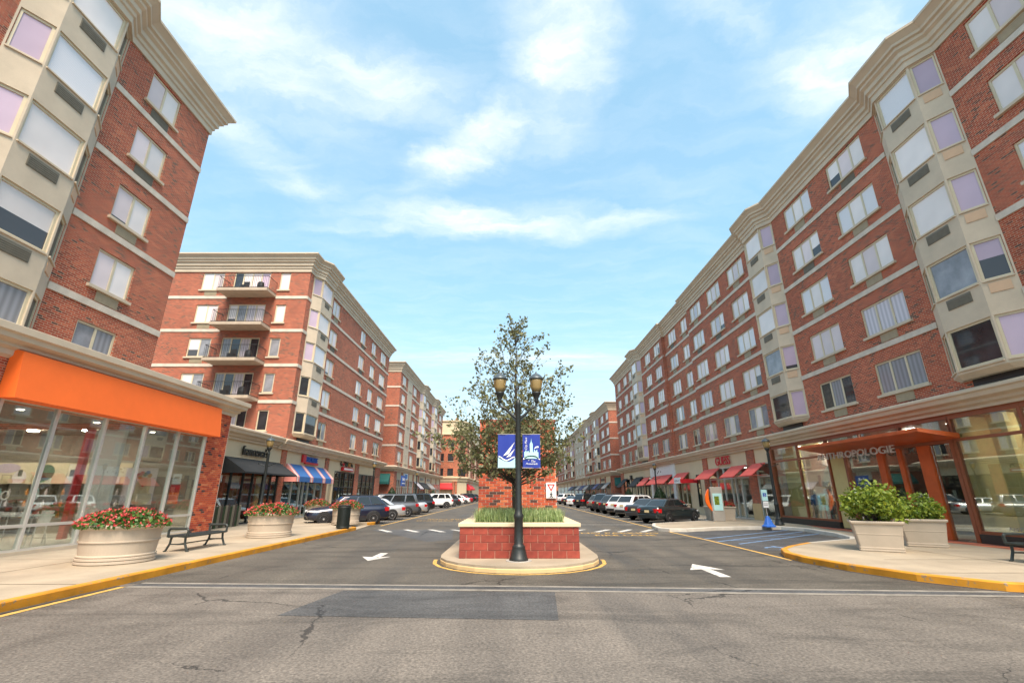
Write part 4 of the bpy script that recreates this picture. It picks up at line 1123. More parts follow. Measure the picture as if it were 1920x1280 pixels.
for k, (r0, r1) in enumerate(ROWS):
    window(g, -23.1, -21.5, r0, r1 + 0.05, 2, ('pane_blind', 'pane_pink') if k > 2 else ('pane_white', 'pane_grey'))
    window(g, -29.5, -27.8, r0, r1, 2, ('pane_white',))
    window(g, -17.3, -16.55, r0, r1 + 0.05, 1, ('pane_pink',) if k > 2 else ('pane_grey',) if k > 0 else ('pane_dark',), True, False)
    window(g, -20.75, -18.05, r0 - 0.40, r1 + 0.08, 4, ('pane_dark', 'pane_white', 'pane_pink', 'pane_lavender') if k == 4 else ('pane_white', 'pane_grey', 'pane_curtain', 'pane_pink') if k == 3 else ('pane_sheer', 'pane_dark', 'pane_curtain', 'pane_dark'), False, False)
    if k > 0:
        bs = g.part('balcony', MB().box(-21.0, -1.35, r0 - 0.62, -17.4, -0.002, r0 - 0.42), 'slab_concrete')
        rl = MB()
        zt = r0 + 0.50; zb = r0 - 0.36
        for (xa, ya, xb, yb) in ((-20.95, -1.3, -17.45, -1.3), (-20.95, -1.3, -20.95, -0.02), (-17.45, -1.3, -17.45, -0.02)):
            for z in (zt, zb):
                rl.tube((xa, ya, z), (xb, yb, z), 0.022, n=5)
            n_ = int(max(abs(xb - xa), abs(yb - ya)) / 0.12)
            for i in range(n_ + 1):
                t = i / n_
                rl.tube((xa + (xb - xa) * t, ya + (yb - ya) * t, r0 - 0.42), (xa + (xb - xa) * t, ya + (yb - ya) * t, zt), 0.009, n=4, cap=False)
        link('railing', rl.mesh('railing', 'frame_black'), bs)
        if k in (4, 2, 1):   # furniture left on the balcony
            fu = MB().box(-19.6, -0.9, r0 - 0.42, -19.2, -0.5, r0 + 0.02).box(-19.6, -0.55, r0 + 0.02, -19.2, -0.5, r0 + 0.4).lathe([(0.22, r0 - 0.42), (0.25, r0 - 0.1), (0.2, r0 + 0.2), (0.02, r0 + 0.3)], -18.2, -0.8, 10)
            link('balcony_chair', fu.mesh('balcony_chair', 'frame_black'), bs)
bands(g, -34, -15.1, BANDS, [(-21.0, -17.4)])
cornice(mb_, [(-34, 31.5), (-15.1, 31.5), (-15.1, 32.2), (-14.6, 32.9), (-14.6, 35.0), (-15.1, 35.7), (-15.1, 55.0), (-30, 55.0)], roofprof(18.85), side=1)
f.part('roof', MB().box(31.8, 0.3, 17.6, 54.8, 14, 18.6), 'concrete_grey')
f.part('end_wall', MB().box(54.8, 0.02, 0, 54.99, 14, 17.85), 'brick_dark')
f.part('floor_slab', MB().box(24.2, 0.16, 4.62, 54.7, 13, 5.0), 'concrete_grey')
cornice(mb_, [(-15.1, 22.7), (-15.1, 30.4)], [(o, z + 0.05) for o, z in PODPROF], name='shop_cornice')
cornice(mb_, [(-15.1, 30.4), (-15.1, 55.0), (-30, 55.0)], [(o + 0.1 if o else 0, z) for o, z in PODPROF], name='shop_cornice')
slab(f, 22.7, 31.2, 3.62, 4.55, 'stucco', 0.02)
slab(f, 31.85, 38.7, 3.66, 4.55, 'stucco', 0.02)
slab(f, 39.4, 46.2, 3.6, 4.55, 'stucco', 0.02)
slab(f, 39.4, 40.0, 0.15, 3.6, 'stucco', 0.02); slab(f, 40.0, 40.7, 0.15, 2.5, 'grille_tan', 0.06); slab(f, 40.0, 40.7, 2.5, 3.6, 'stucco', 0.02); slab(f, 40.7, 41.05, 0.15, 3.6, 'stucco', 0.02)
slab(f, 47.3, 53.1, 3.6, 4.55, 'stucco', 0.02)
pier(f, 31.2, 31.85); pier(f, 38.7, 39.4); pier(f, 46.2, 47.3); pier(f, 53.1, 54.95)
shopfront(f, 22.8, 31.2, 0.15, 3.6, [22.85, 24.6, 26.0, 27.2, 28.2, 29.4, 30.3, 31.15], 'frame_black', (2.9,))
room(f, 22.8, 31.2, 2.6, 0.16, 3.6, 'orange_wood', 'frame_black', 'sign_dark')
slab(f, 29.5, 30.2, 0.3, 2.8, 'stucco_yellow', 0.4, 0.5, 'display_panel')
shopfront(f, 31.85, 38.7, 0.15, 3.62, [31.9, 33.3, 34.6, 35.2, 36.0, 37.3, 38.65], 'frame_alu', ())
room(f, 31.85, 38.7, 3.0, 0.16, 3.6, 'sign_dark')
shopfront(f, 41.05, 46.2, 0.15, 3.58, [41.1, 42.4, 43.6, 44.9, 46.15], 'frame_black', (2.3,))
room(f, 41.05, 46.2, 3.0, 0.16, 3.6, 'leaf_cone', 'concrete_grey', 'sign_grey')
shopfront(f, 47.3, 53.1, 0.15, 3.58, [47.35, 48.8, 50.2, 51.6, 53.05], 'frame_black', (2.5,))
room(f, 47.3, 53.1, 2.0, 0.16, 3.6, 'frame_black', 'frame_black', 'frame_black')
for a, z0, z1, w_ in ((42.6, 0.5, 1.7, 0.55), (45.0, 0.5, 1.6, 0.5), (48.2, 0.4, 2.2, 0.3), (49.0, 0.4, 2.3, 0.35), (50.6, 0.4, 1.4, 0.4), (51.9, 0.5, 2.1, 0.4)):
    slab(f, a - w_ / 2, a + w_ / 2, z0, z1, 'stucco_white', 0.055, 0.06, 'window_poster')
f.part('roller_shade', MB().box(47.4, 0.06, 2.6, 53.0, 0.12, 3.5), 'frame_black')
awning(f, 25.0, 31.1, 3.64, 2.86, 1.25, 'black_fabric', 0.08, open_sides=False)
st = []
n_ = 3
for i in range(n_):
    w_ = 1.0 / n_
    st += [(i * w_, i * w_ + 0.03, 1), (i * w_ + 0.03, i * w_ + 0.05, 2), (i * w_ + 0.05, i * w_ + 0.08, 1), (i * w_ + 0.08, (i + 1) * w_, 0)]
st[-1] = (st[-1][0], 0.92, 0); st += [(0.92, 0.96, 1), (0.96, 0.975, 2), (0.975, 1.0, 1)]
awning(f, 32.0, 38.85, 3.68, 2.85, 0.8, ['blue_fabric', 'pink_fabric', 'white_fabric'], 0.34, st, False)
letters(f, "francesca's", 26.45, 3.82, 0.72, 'sign_dark', 0.10, 0.92, 0.10)
sg = f.part('shop_sign', MB().box(34.2, -0.16, 3.88, 34.7, -0.02, 4.42).box(34.7, -0.14, 3.80, 37.0, -0.02, 3.94), 'sign_red')
bl = MB()
for i in range(7):     # blue block lettering, too blurred to read
    x = 34.78 + i * 0.31
    bl.box(x, -0.15, 3.96, x + 0.07, -0.03, 4.32)
    if i % 3 != 1: bl.box(x + 0.07, -0.15, 4.24, x + 0.22, -0.03, 4.32)
    if i % 2 == 0: bl.box(x + 0.07, -0.15, 3.96, x + 0.22, -0.03, 4.04)
    if i % 3 != 2: bl.box(x + 0.07, -0.15, 4.10, x + 0.20, -0.03, 4.16)
    if i % 2: bl.box(x + 0.17, -0.15, 3.96, x + 0.23, -0.03, 4.30)
link('sign_lettering', bl.mesh('sign_lettering', 'sign_blue'), sg)
sq = f.part('shop_sign', MB().box(42.4, -0.22, 3.68, 45.2, -0.02, 4.0), 'sign_red')
link('sign_strip', MB().box(42.6, -0.235, 3.77, 45.0, -0.221, 3.92).mesh('sign_strip', 'white_fabric'), sq)
for i, (m_, pts) in enumerate((('sign_dark', [(42.2, 4.45), (42.1, 4.25), (42.25, 4.1), (42.45, 4.2)]), ('sign_red', [(42.6, 4.3), (42.8, 4.12), (43.0, 4.28)]), ('sign_dark', [(42.8, 4.5), (43.1, 4.42), (43.15, 4.2)]),
                              ('sign_dark', [(43.3, 4.5), (43.55, 4.35), (43.4, 4.15), (43.65, 4.1)]), ('sign_green', [(43.85, 4.48), (43.85, 4.12)]), ('sign_orange', [(44.5, 4.4), (44.2, 4.35), (44.15, 4.15), (44.45, 4.1), (44.6, 4.25)]), ('sign_dark', [(44.8, 4.15), (44.9, 4.38), (45.15, 4.32), (45.2, 4.1)]))):
    link('sign_stroke', MB().path([(x, -0.06, z) for x, z in pts], 0.055, 6).mesh('sign_stroke', m_), sq)

# ================================================================ left far building
fb = thing('terrace_block', 'brick block with two cream bays beyond the side street on the left', 'building', (-15.1, 80, 0))
f = Fac(fb, 'L', -15.1)
g = Fac(fb, 'S', 61.5)
wallface(g, -32, -15.1, 4.6, 17.85, [], 'brick_dark')
bands(g, -32, -15.1, BANDS)
cols3 = [(62.8, 65.0, 3), (66.8, 68.6, 2), (70.2, 72.6, 3), (81.6, 84.2, 3), (93.0, 95.0, 2), (96.8, 100.2, 3)]
wins = [(c[0], c[1], r0, r1) for c in cols3 for r0, r1 in ROWS]
wallface(f, 61.5, 101.5, 4.6, 17.85, wins)
for c in cols3:
    for k, (r0, r1) in enumerate(ROWS):
        window(f, c[0], c[1], r0, r1, c[2], pick(k), True, True)
slab(f, 66.0, 69.2, 5.2, 17.8, 'stone_cream', -0.03, -0.005, 'pilaster')
for r0, r1 in ROWS:
    window(Fac(fb, 'L', -15.02), 66.8, 68.6, r0, r1, 2, pick(2), False, False)
bands(f, 61.5, 101.5, BANDS, [(66.0, 69.2), (75.3, 79.3), (87.2, 91.6)])
for a, b in ((75.3, 79.3), (87.2, 91.6)):
    bay(f, a, b, 5.65, 17.9, ROWS, True, kinds='dark')
cornice(fb, [(-32, 61.5), (-15.1, 61.5), (-15.1, 75.3), (-14.6, 76.0), (-14.6, 78.6), (-15.1, 79.3), (-15.1, 87.2), (-14.6, 87.9), (-14.6, 90.9), (-15.1, 91.6), (-15.1, 101.5), (-30, 101.5)], roofprof(18.85))
f.part('roof', MB().box(61.8, 0.3, 17.6, 101.3, 14, 18.6), 'concrete_grey')
f.part('end_wall', MB().box(101.3, 0.02, 0, 101.49, 14, 17.85), 'brick_dark')
cornice(fb, [(-32, 61.5), (-15.1, 61.5), (-15.1, 101.5), (-30, 101.5)], PODPROF, name='shop_cornice')
g.part('base_wall', MB().box(-32, 0.0, 0, -15.1, 0.3, 4.55), 'brick_dark')
awning(g, -19.0, -15.5, 4.2, 3.2, 0.8, 'green_fabric', 0.3, None, False)
pier(f, 61.52, 63.0)
for a, b in ((63.0, 66.0), (66.4, 70.0), (70.6, 73.6), (74.2, 77.6), (78.2, 84.0), (84.6, 90.0), (90.6, 95.8), (96.4, 101.0)):
    slab(f, a, b, 3.55, 4.52, 'stucco', 0.03)
    shopfront(f, a, b, 0.15, 3.55, [a + 0.05, (a * 2 + b) / 3, (a + 2 * b) / 3, b - 0.05], 'frame_alu', (2.6,))
    room(f, a, b, 2.5, 0.16, 3.55, rnd.choice(['sign_grey', 'stucco_yellow', 'sign_dark']))
for a in (66.2, 70.3, 73.9, 77.9, 84.3, 90.3, 96.1, 101.2):
    slab(f, a - 0.25, a + 0.25, 0.15, 4.52, 'brick_wall', -0.05, 0.2, 'pier')
bsn = f.part('shop_sign', MB().box(62.9, -0.75, 2.7, 65.2, -0.65, 4.0), 'sign_blue')
link('sign_mark', MB().box(63.5, -0.77, 3.35, 63.75, -0.751, 3.75).box(64.35, -0.77, 3.35, 64.6, -0.751, 3.75).box(63.75, -0.77, 3.45, 64.35, -0.751, 3.6).box(63.2, -0.77, 2.98, 64.9, -0.751, 3.1).mesh('sign_mark', 'banner_white'), bsn)
cs = f.part('shop_sign', MB().box(67.0, -0.1, 3.62, 69.8, -0.01, 4.45), 'stucco_white')
link('sign_mark', MB().box(67.5, -0.12, 3.74, 69.2, -0.101, 4.33).mesh('sign_mark', 'sign_cyan'), cs)
awning(f, 74.3, 77.5, 3.5, 2.5, 1.1, ['navy_fabric', 'white_fabric'], 0.1, [(i / 12, (i + 1) / 12, i % 2) for i in range(12)])
awning(f, 78.4, 83.8, 3.5, 2.6, 1.0, 'black_fabric', 0.15)
awning(f, 84.8, 89.8, 3.5, 2.6, 1.0, 'grey_fabric', 0.15)
for a in (79.5, 86.0):
    f.part('sign_lettering', MB().box(a, -0.06, 3.85, a + 2.8, -0.01, 4.2), 'sign_grey')

# ================================================================ building closing the left side far down
cb_ = thing('corner_office', 'orange brick corner building with dark windows and red awnings far down the left', 'building', (-14, 108, 0))
g = Fac(cb_, 'S', 107.0)
f = Fac(cb_, 'L', -10.4)
rows4 = [(5.5, 7.1), (8.65, 10.3), (11.75, 13.3)]
c4 = [(-18.0, -16.6), (-16.1, -15.3), (-14.4, -13.1)]
wallface(g, -30, -12.2, 4.6, 14.5, [(a, b, r0, r1) for a, b in c4 for r0, r1 in rows4], 'brick_orange')
for a, b in c4:
    for r0, r1 in rows4:
        window(g, a, b, r0, r1, 2, ('pane_dark',), True, False, fm='frame_black')
ch = MB(); ch.quad((-12.2, 107.0, 4.6), (-10.4, 110.0, 4.6), (-10.4, 110.0, 14.5), (-12.2, 107.0, 14.5))
o = ch.build('chamfer_wall', 'brick_orange', cb_); o.location = -cb_.location
for r0, r1 in rows4:
    d = Vector((1.8, 3.0)).normalized()
    for t in (0.35, 1.25, 2.15):
        x, y = -12.2 + d.x * t, 107.0 + d.y * t
        wo = link('window', frame_mesh(0.75, r1 - r0, 1, 'frame_black'), cb_, Vector((x + 0.05, y - 0.03, r0)) - cb_.location, math.atan2(d.y, d.x))
        wo.location += Vector((d.y, -d.x, 0)) * 0.14
        link('pane', pane_mesh(0.63, r1 - r0 - 0.12, 'pane_dark'), wo, (0.06, 0, 0.06))
wallface(f, 110.0, 175.0, 4.6, 14.5, [(a, a + 2.0, r0, r1) for a in range(112, 172, 6) for r0, r1 in rows4], 'brick_orange')
for a in range(112, 172, 6):
    for r0, r1 in rows4:
        window(f, a, a + 2.0, r0, r1, 2, ('pane_dark',), True, False, fm='frame_black')
for a in (115.2, 133.2, 151.2):
    slab(f, a, a + 1.6, 4.6, 14.4, 'stone_cream', -0.25, -0.01, 'pilaster')
pth = [(-30, 107.0), (-12.2, 107.0), (-10.4, 110.0), (-10.4, 175.0)]
cornice(cb_, pth, [(0, 14.4), (0.25, 14.5), (0.25, 14.75), (0.1, 14.8), (0.1, 17.3), (0.35, 17.5), (0.35, 17.75), (-0.5, 17.8)], 'stucco', 'parapet')
cornice(cb_, pth, [(0, 4.3), (0.2, 4.35), (0.3, 4.9), (0.5, 5.0), (0.5, 5.25), (0, 5.35)], 'stucco', 'shop_cornice')
cornice(cb_, pth, [(0.02, 0.1), (0.02, 1.0), (0.02, 4.4)], 'stucco', 'base_wall')
awning(g, -16.0, -13.0, 4.0, 2.9, 0.7, 'red_deep', 0.3, None, False)
awning(f, 111.5, 117, 4.0, 2.8, 1.0, 'red_deep', 0.3, None, False)
awning(f, 120, 126, 3.8, 2.8, 0.9, 'red_deep', 0.2, None, False)
for x in (-12.9, -12.3):
    g.part('column', MB().lathe([(0.3, 0.1), (0.25, 0.4), (0.25, 4.0), (0.32, 4.3)], x, -0.4, 12), 'brick_orange')
shopfront(g, -16.0, -13.2, 0.15, 2.9, [-16.0, -14.6, -13.2], 'frame_alu', ())
g.part('chimney', MB().box(-13.2, 2.0, 17.6, -12.5, 2.7, 18.6), 'brick_orange')

# ================================================================ right far building (one storey lower)
r2 = thing('lower_block', 'lower brick block with cream bays beyond the gap on the right', 'building', (15.9, 110, 0))
ROWS2 = ROWS[:4]; B2 = BANDS[:3]
f = Fac(r2, 'R', 15.9)
g = Fac(r2, 'S', 76.5)
wallface(g, 15.9, 34, 4.6, 15.2, [], 'brick_dark')
bands(g, 15.9, 34, B2)
cols5 = [(77.0, 79.2, 2), (81.2, 84.0, 3), (91.0, 93.6, 3), (101.0, 103.6, 3), (128, 130.5, 3), (133, 135.5, 3), (145, 148, 3), (152, 155, 3), (160, 163, 3)]
creamcols = [(106.5, 109, 3), (111, 113.5, 3), (116, 118.5, 3)]
wallface(f, 76.5, 105.0, 4.6, 15.2, [(c[0], c[1], r0, r1) for c in cols5 if c[1] < 105 for r0, r1 in ROWS2])
wallface(f, 105.0, 121.0, 4.6, 15.2, [(c[0], c[1], r0, r1) for c in creamcols for r0, r1 in ROWS2], 'stone_cream')
wallface(f, 121.0, 168.0, 4.6, 15.2, [(c[0], c[1], r0, r1) for c in cols5 if c[0] > 121 for r0, r1 in ROWS2])
for c in cols5 + creamcols:
    for k, (r0, r1) in enumerate(ROWS2):
        window(f, c[0], c[1], r0, r1, c[2], pick(k), True, False)
b5 = [(85.8, 89.6), (95.2, 99.4), (122.5, 127), (138, 142.5)]
bands(f, 76.5, 168, B2, b5 + [(105.0, 121.0)])
pth = [(34, 76.5), (15.9, 76.5)]
for a, b in b5:
    bay(f, a, b, 5.65, 15.25, ROWS2, False, kinds='dark')
    pth += [(15.9, a), (15.40, a + 0.7), (15.40, b - 0.7), (15.9, b)]
pth += [(15.9, 168), (30, 168)]
cornice(r2, pth, roofprof(16.2), side=-1)
cornice(r2, [(34, 76.5), (15.9, 76.5), (15.9, 168), (30, 168)], PODPROF, name='shop_cornice', side=-1)
f.part('roof', MB().box(-167.8, 0.3, 15.0, -76.8, 14, 15.9), 'concrete_grey')
g.part('base_wall', MB().box(15.9, 0.0, 0, 34, 0.3, 4.55), 'brick_dark')
awning(g, 16.2, 19.0, 4.2, 3.2, 0.8, 'green_fabric', 0.3, None, False)
ys = [77.6, 82.4, 87.0, 92.0, 98.0, 104.0, 110.0, 117.0, 124.0, 131.0, 139.0, 148.0, 158.0, 168.0]
for i, (a, b) in enumerate(zip(ys, ys[1:])):
    slab(f, a + 0.3, b - 0.3, 3.55, 4.52, 'stucco', 0.03)
    slab(f, a - 0.3, a + 0.3, 0.15, 4.52, 'brick_wall', -0.05, 0.2, 'pier')
    shopfront(f, a + 0.3, b - 0.3, 0.15, 3.55, [a + 0.35, (a * 2 + b) / 3, (a + 2 * b) / 3, b - 0.35], 'frame_alu', (2.6,))
    room(f, a + 0.3, b - 0.3, 2.5, 0.16, 3.55, rnd.choice(['sign_grey', 'stucco_yellow', 'sign_dark']))
    if i < 9:
        awning(f, a + 0.6, b - 0.6, 3.5, 2.6, 1.0, ['grey_fabric', 'black_fabric', 'navy_fabric', 'black_fabric', 'grey_fabric', 'navy_fabric'][i % 6], 0.12)
f.part('sign_lettering', MB().box(-86.2, -0.07, 3.85, -83.2, -0.01, 4.25), 'sign_dark')

# ================================================================ far towers
for nm, lab, x, y, w, d, h, m_ in (('office_tower', 'pale grey tower rising beyond the brick pier on the right', 17, 300, 14, 14, 38, 'concrete_grey'),
                                   ('office_tower', 'pale blue glass slab at the far end between tree and left buildings', -20.0, 280, 9, 12, 20, 'pane_grey'),
                                   ('brick_terrace', 'distant brick row closing the street on the right', 26, 215, 22, 70, 14, 'brick_orange'),
                                   ('brick_terrace', 'distant brick row closing the street on the left', -22, 235, 22, 100, 13, 'brick_orange')):
    t = thing(nm, lab, 'building', (x, y, 0))
    bb = MB().box(-w / 2, -d / 2, 0, w / 2, d / 2, h)
    bb.build('wall', m_, t)
    n_ = int(h / 3.2)
    for k in range(n_):
        for q in range(int(w / 2.4)):
            link('window', simple('tower_win', lambda: MB().box(-0.7, -0.05, 0, 0.7, 0.05, 1.6).mesh('window', 'pane_dark')), t, (-w / 2 + 1.3 + q * 2.4, -d / 2, 1.2 + k * 3.2))
    MB().box(-w / 2 - 0.3, -d / 2 - 0.3, h, w / 2 + 0.3, d / 2 + 0.3, h + 0.6).build('parapet', 'concrete_white', t)
# ================================================================ median: planter, brick pier, tree, lamp
pl = thing('raised_planter', 'red block planter with pale cap on the median behind the lamp post', 'planter', (0.2, 13.2, 0.15))
X0, X1, Y0, Y1 = -1.58, 1.58, 0.0, 5.0      # local to the planter
core = MB().box(X0 + 0.015, Y0 + 0.015, 0, X1 - 0.015, Y1 - 0.015, 0.76).build('core', 'block_joint', pl)
blk = {}
def block(w_, d_, i):
    k = (round(w_, 3), round(d_, 3), i)
    if k not in blk:
        me = MB().box(0, 0, 0, w_, d_, 0.181).mesh('block', 'block_%d' % i)
        blk[k] = bevel(me, 0.006, 1)
    return blk[k]
for r_ in range(4):
    z = 0.003 + r_ * 0.191
    x = X0
    first = 0.19 if r_ % 2 == 0 else 0.375
    while x < X1 - 0.03:
        w_ = min(first if x == X0 else 0.375, X1 - x)
        if w_ > 0.04:
            link('block', block(w_ - 0.012, 0.15, rnd.randrange(3)), pl, (x, Y0 + rnd.uniform(-0.002, 0.002), z))
        x += w_ if x > X0 else first
    for xs_, sgn in ((X0, 1), (X1 - 0.15, 1)):
        y = Y0 + 0.155 + (0.19 if r_ % 2 else 0.0)
        while y < Y1 - 0.3:
            link('block', block(0.15, 0.368, rnd.randrange(3)), pl, (xs_ + (-0.004 if xs_ < 0 else 0.004), y, z))
            y += 0.375
for (xa, ya, xb, yb) in ((X0 - 0.04, Y0 - 0.04, X1 + 0.04, Y0 + 0.34), (X0 - 0.04, Y0 + 0.343, X0 + 0.34, Y1), (X1 - 0.34, Y0 + 0.343, X1 + 0.04, Y1)):
    bevel(MB().box(xa, ya, 0.766, xb, yb, 0.86).build('cap', 'stucco', pl).data, 0.012, 2)
MB().box(X0 + 0.34, Y0 + 0.34, 0.7, X1 - 0.34, Y1, 0.80).build('soil', 'soil', pl)
# grass in the planter
gb = MB()
for i in range(5200):
    x = rnd.uniform(-1.22, 1.22); y = rnd.uniform(0.36, 4.7) if i % 3 else rnd.uniform(0.36, 1.6)
    h = rnd.uniform(0.22, 0.46); a = rnd.uniform(0, 6.28); ln = rnd.uniform(0.05, 0.25)
    dx, dy = math.cos(a) * ln, math.sin(a) * ln
    wx, wy = -math.sin(a) * 0.007, math.cos(a) * 0.007
    gb.add([(x - wx, y - wy, 0.79), (x + wx, y + wy, 0.79), (x + dx * 0.4 + wx, y + dy * 0.4 + wy, 0.79 + h * 0.6), (x + dx * 0.4 - wx, y + dy * 0.4 - wy, 0.79 + h * 0.6), (x + dx, y + dy, 0.79 + h)],
           [(0, 1, 2, 3), (3, 2, 4)])
gr = gb.build('grass', 'grass_blade', None, loc=(0.2, 13.2, 0.15)); tag(gr, 'tufts of pale green grass filling the median planter', 'grass', kind='stuff')

tw = thing('brick_pier', 'square brick tower standing on the median behind the young tree', 'tower', (0.23, 20.0, 0.15))
TX0, TX1 = -1.6, 1.6
MB().box(TX0 + 0.012, 0.012, 0, TX1 - 0.012, 3.2, 4.5).build('core', 'mortar', tw)
BW, BH = 0.302, 0.105
bk = [MB().box(0, 0, 0, 0.284, 0.09, 0.087).mesh('brick', 'brick_%d' % i) for i in range(5)]
rest = MB(); cnt = 0
for r_ in range(43):
    z = 0.004 + r_ * BH
    x = TX0 - (BW / 2 if r_ % 2 else 0)
    while x < TX1 - 0.02:
        xa, xb = max(x, TX0), min(x + BW - 0.018, TX1)
        ci = rnd.choices(range(5), (5, 4, 3, 1.3, 1.0))[0]
        if xb - xa > 0.275 and 8 <= r_ < 38 and cnt < 300:
            link('brick', bk[ci], tw, (xa, rnd.uniform(-0.002, 0.002), z)); cnt += 1
        elif xb - xa > 0.03:
            rest.box(xa, 0, z, xb, 0.09, z + 0.087, ci)
        x += BW
    for xs_ in (TX0 - 0.001, TX1 - 0.089):
        y = 0.1 + (BW / 2 if r_ % 2 else 0)
        while y < 3.1:
            rest.box(xs_, y, z, xs_ + 0.09, y + 0.290, z + 0.093, rnd.choices(range(5), (5, 4, 3, 1.3, 1))[0]); y += BW
tag(rest.build('brick_courses', ['brick_%d' % i for i in range(5)], tw), kind='stuff')
MB().box(TX0 - 0.03, -0.03, 4.52, TX1 + 0.03, 3.25, 4.62).build('coping', 'brick_dark', tw)
ys_ = thing('yield_sign', 'square white yield-to-pedestrians sign fixed to the brick tower', 'sign', (1.60, 19.95, 1.56))
bevel(MB().box(-0.21, -0.02, 0, 0.21, 0.02, 0.62).build('board', 'banner_white', ys_).data, 0.01, 1)
tri = MB(); tri.add([(-0.16, -0.024, 0.56), (0.16, -0.024, 0.56), (0, -0.024, 0.27)], [(0, 1, 2)]); tri.build('triangle', 'sign_red', ys_)
tri = MB(); tri.add([(-0.085, -0.027, 0.515), (0.085, -0.027, 0.515), (0, -0.027, 0.36)], [(0, 1, 2)]); tri.build('triangle_centre', 'banner_white', ys_)
wk = MB().lathe([(0.001, 0.215), (0.025, 0.225), (0.025, 0.25), (0.001, 0.26)], 0.0, -0.026, 8, 1, 0.05)
wk.tube((0, -0.026, 0.21), (-0.005, -0.026, 0.13), 0.022, n=5).tube((0, -0.026, 0.13), (0.05, -0.026, 0.05), 0.014, n=5).tube((0, -0.026, 0.13), (-0.05, -0.026, 0.05), 0.014, n=5).tube((0, -0.026, 0.2), (0.06, -0.026, 0.15), 0.011, n=5).tube((0, -0.026, 0.2), (-0.06, -0.026, 0.16), 0.011, n=5)
wk.box(-0.15, -0.027, 0.035, 0.15, -0.021, 0.048)
wk.build('walking_figure', 'frame_black', ys_)

# ---- lamp posts
def lantern(parent, x, y, z, k=1.0):
    lb_ = MB().lathe([(0.035 * k, 0), (0.06 * k, 0.05), (0.05 * k, 0.10), (0.09 * k, 0.20), (0.125 * k, 0.26), (0.13 * k, 0.30)], n=14).build('lantern_base', 'lamp_metal', parent, True, (x, y, z))
    MB().lathe([(0.115 * k, 0.30), (0.15 * k, 0.42), (0.178 * k, 0.60), (0.18 * k, 0.66)], n=16).build('globe', 'lamp_glass', lb_, True)
    for i in range(4):
        a = R(45 + 90 * i)
        link('rib', simple(('rib', k), lambda: MB().tube((0.122 * k, 0, 0.30), (0.184 * k, 0, 0.66), 0.008, n=4).mesh('rib', 'lamp_metal')), lb_, (0, 0, 0), a)
    MB().lathe([(0.20 * k, 0.655), (0.205 * k, 0.69), (0.19 * k, 0.71), (0.15 * k, 0.77), (0.10 * k, 0.81), (0.06 * k, 0.83), (0.025 * k, 0.85), (0.03 * k, 0.875), (0.005, 0.90)], n=16).build('cap', 'lamp_cap', lb_, True)
def postprof(zt, r=0.085):
    return [(0.24, 0.0), (0.24, 0.05), (0.215, 0.08), (0.18, 0.24), (0.16, 0.30), (0.17, 0.33), (0.14, 0.36), (0.115, 0.40), (0.11, 0.98), (0.125, 1.0), (0.13, 1.08), (0.10, 1.12), (0.095, 1.20), (r, 1.24), (r * 0.82, zt - 0.2), (r * 0.9, zt - 0.18), (r * 0.9, zt - 0.12), (r * 0.5, zt - 0.05), (0.012, zt)]
lp = thing('street_lamp', 'black double lantern lamp post with blue banners in front of the median planter', 'street lamp', (0.17, 12.78, 0.15))
MB().lathe(postprof(4.12), n=16).build('post', 'lamp_metal', lp, True)
for sx in (-1, 1):
    b = MB()
    pts = [Vector((0.06 * sx, 0, 3.58)), Vector((0.2 * sx, 0, 3.68)), Vector((0.34 * sx, 0, 3.83)), Vector((0.50 * sx, 0, 3.90)), Vector((0.52 * sx, 0, 4.0))]
    b.path(pts, 0.03, 8)
    b.add([(0.05 * sx, -0.008, 3.45), (0.05 * sx, -0.008, 3.62), (0.42 * sx, -0.008, 3.87), (0.05 * sx, 0.008, 3.45), (0.05 * sx, 0.008, 3.62), (0.42 * sx, 0.008, 3.87)], [(0, 1, 2), (3, 4, 5), (0, 2, 5, 3)])
    b.build('arm', 'lamp_metal', lp)
    lantern(lp, 0.51 * sx, 0, 3.99)
MB().lathe([(0.33, -0.006), (0.33, 0.012)], n=16).build('base_grout', 'concrete_grey', lp)
# banners (cloth hung from the lamp post)
def banner(x0, lab, paint):
    t = thing('banner', lab, 'banner', (x0, 12.80, 2.40))
    c = MB()
    n_ = 8
    for i in range(n_):
        xa, xb = 0.47 * i / n_, 0.47 * (i + 1) / n_
        ya, yb = 0.012 * math.sin(i * 0.8), 0.012 * math.sin((i + 1) * 0.8)
        c.quad((xa, ya, 0), (xb, yb, 0), (xb, yb, 0.88), (xa, ya, 0.88)); c.quad((xa, ya + 0.004, 0), (xb, yb + 0.004, 0), (xb, yb + 0.004, 0.88), (xa, ya + 0.004, 0.88))
    c.build('cloth', 'banner_blue', t)
    for z in (0.0, 0.885):
        MB().tube((-0.02, 0.002, z), (0.49, 0.002, z), 0.010, n=6).build('rod', 'concrete_grey', t)
    for m_, poly in paint:
        e = MB(); e.add([(x, -0.016, z) for x, z in poly], [tuple(range(len(poly)))]); e.build('printed_shape', m_, t)
    return t
wave = lambda z0, a, t, x0=0.0, x1=0.47: [(x0 + (x1 - x0) * i / 12, z0 + a * math.sin(math.pi * (0.3 + 1.9 * i / 12)) ) for i in range(13)] + [(x0 + (x1 - x0) * i / 12, z0 - t + a * math.sin(math.pi * (0.3 + 1.9 * i / 12))) for i in range(12, -1, -1)]
arc = lambda z0, a: [(0.47 * i / 12, z0 - a * math.sin(math.pi * i / 12)) for i in range(13)]
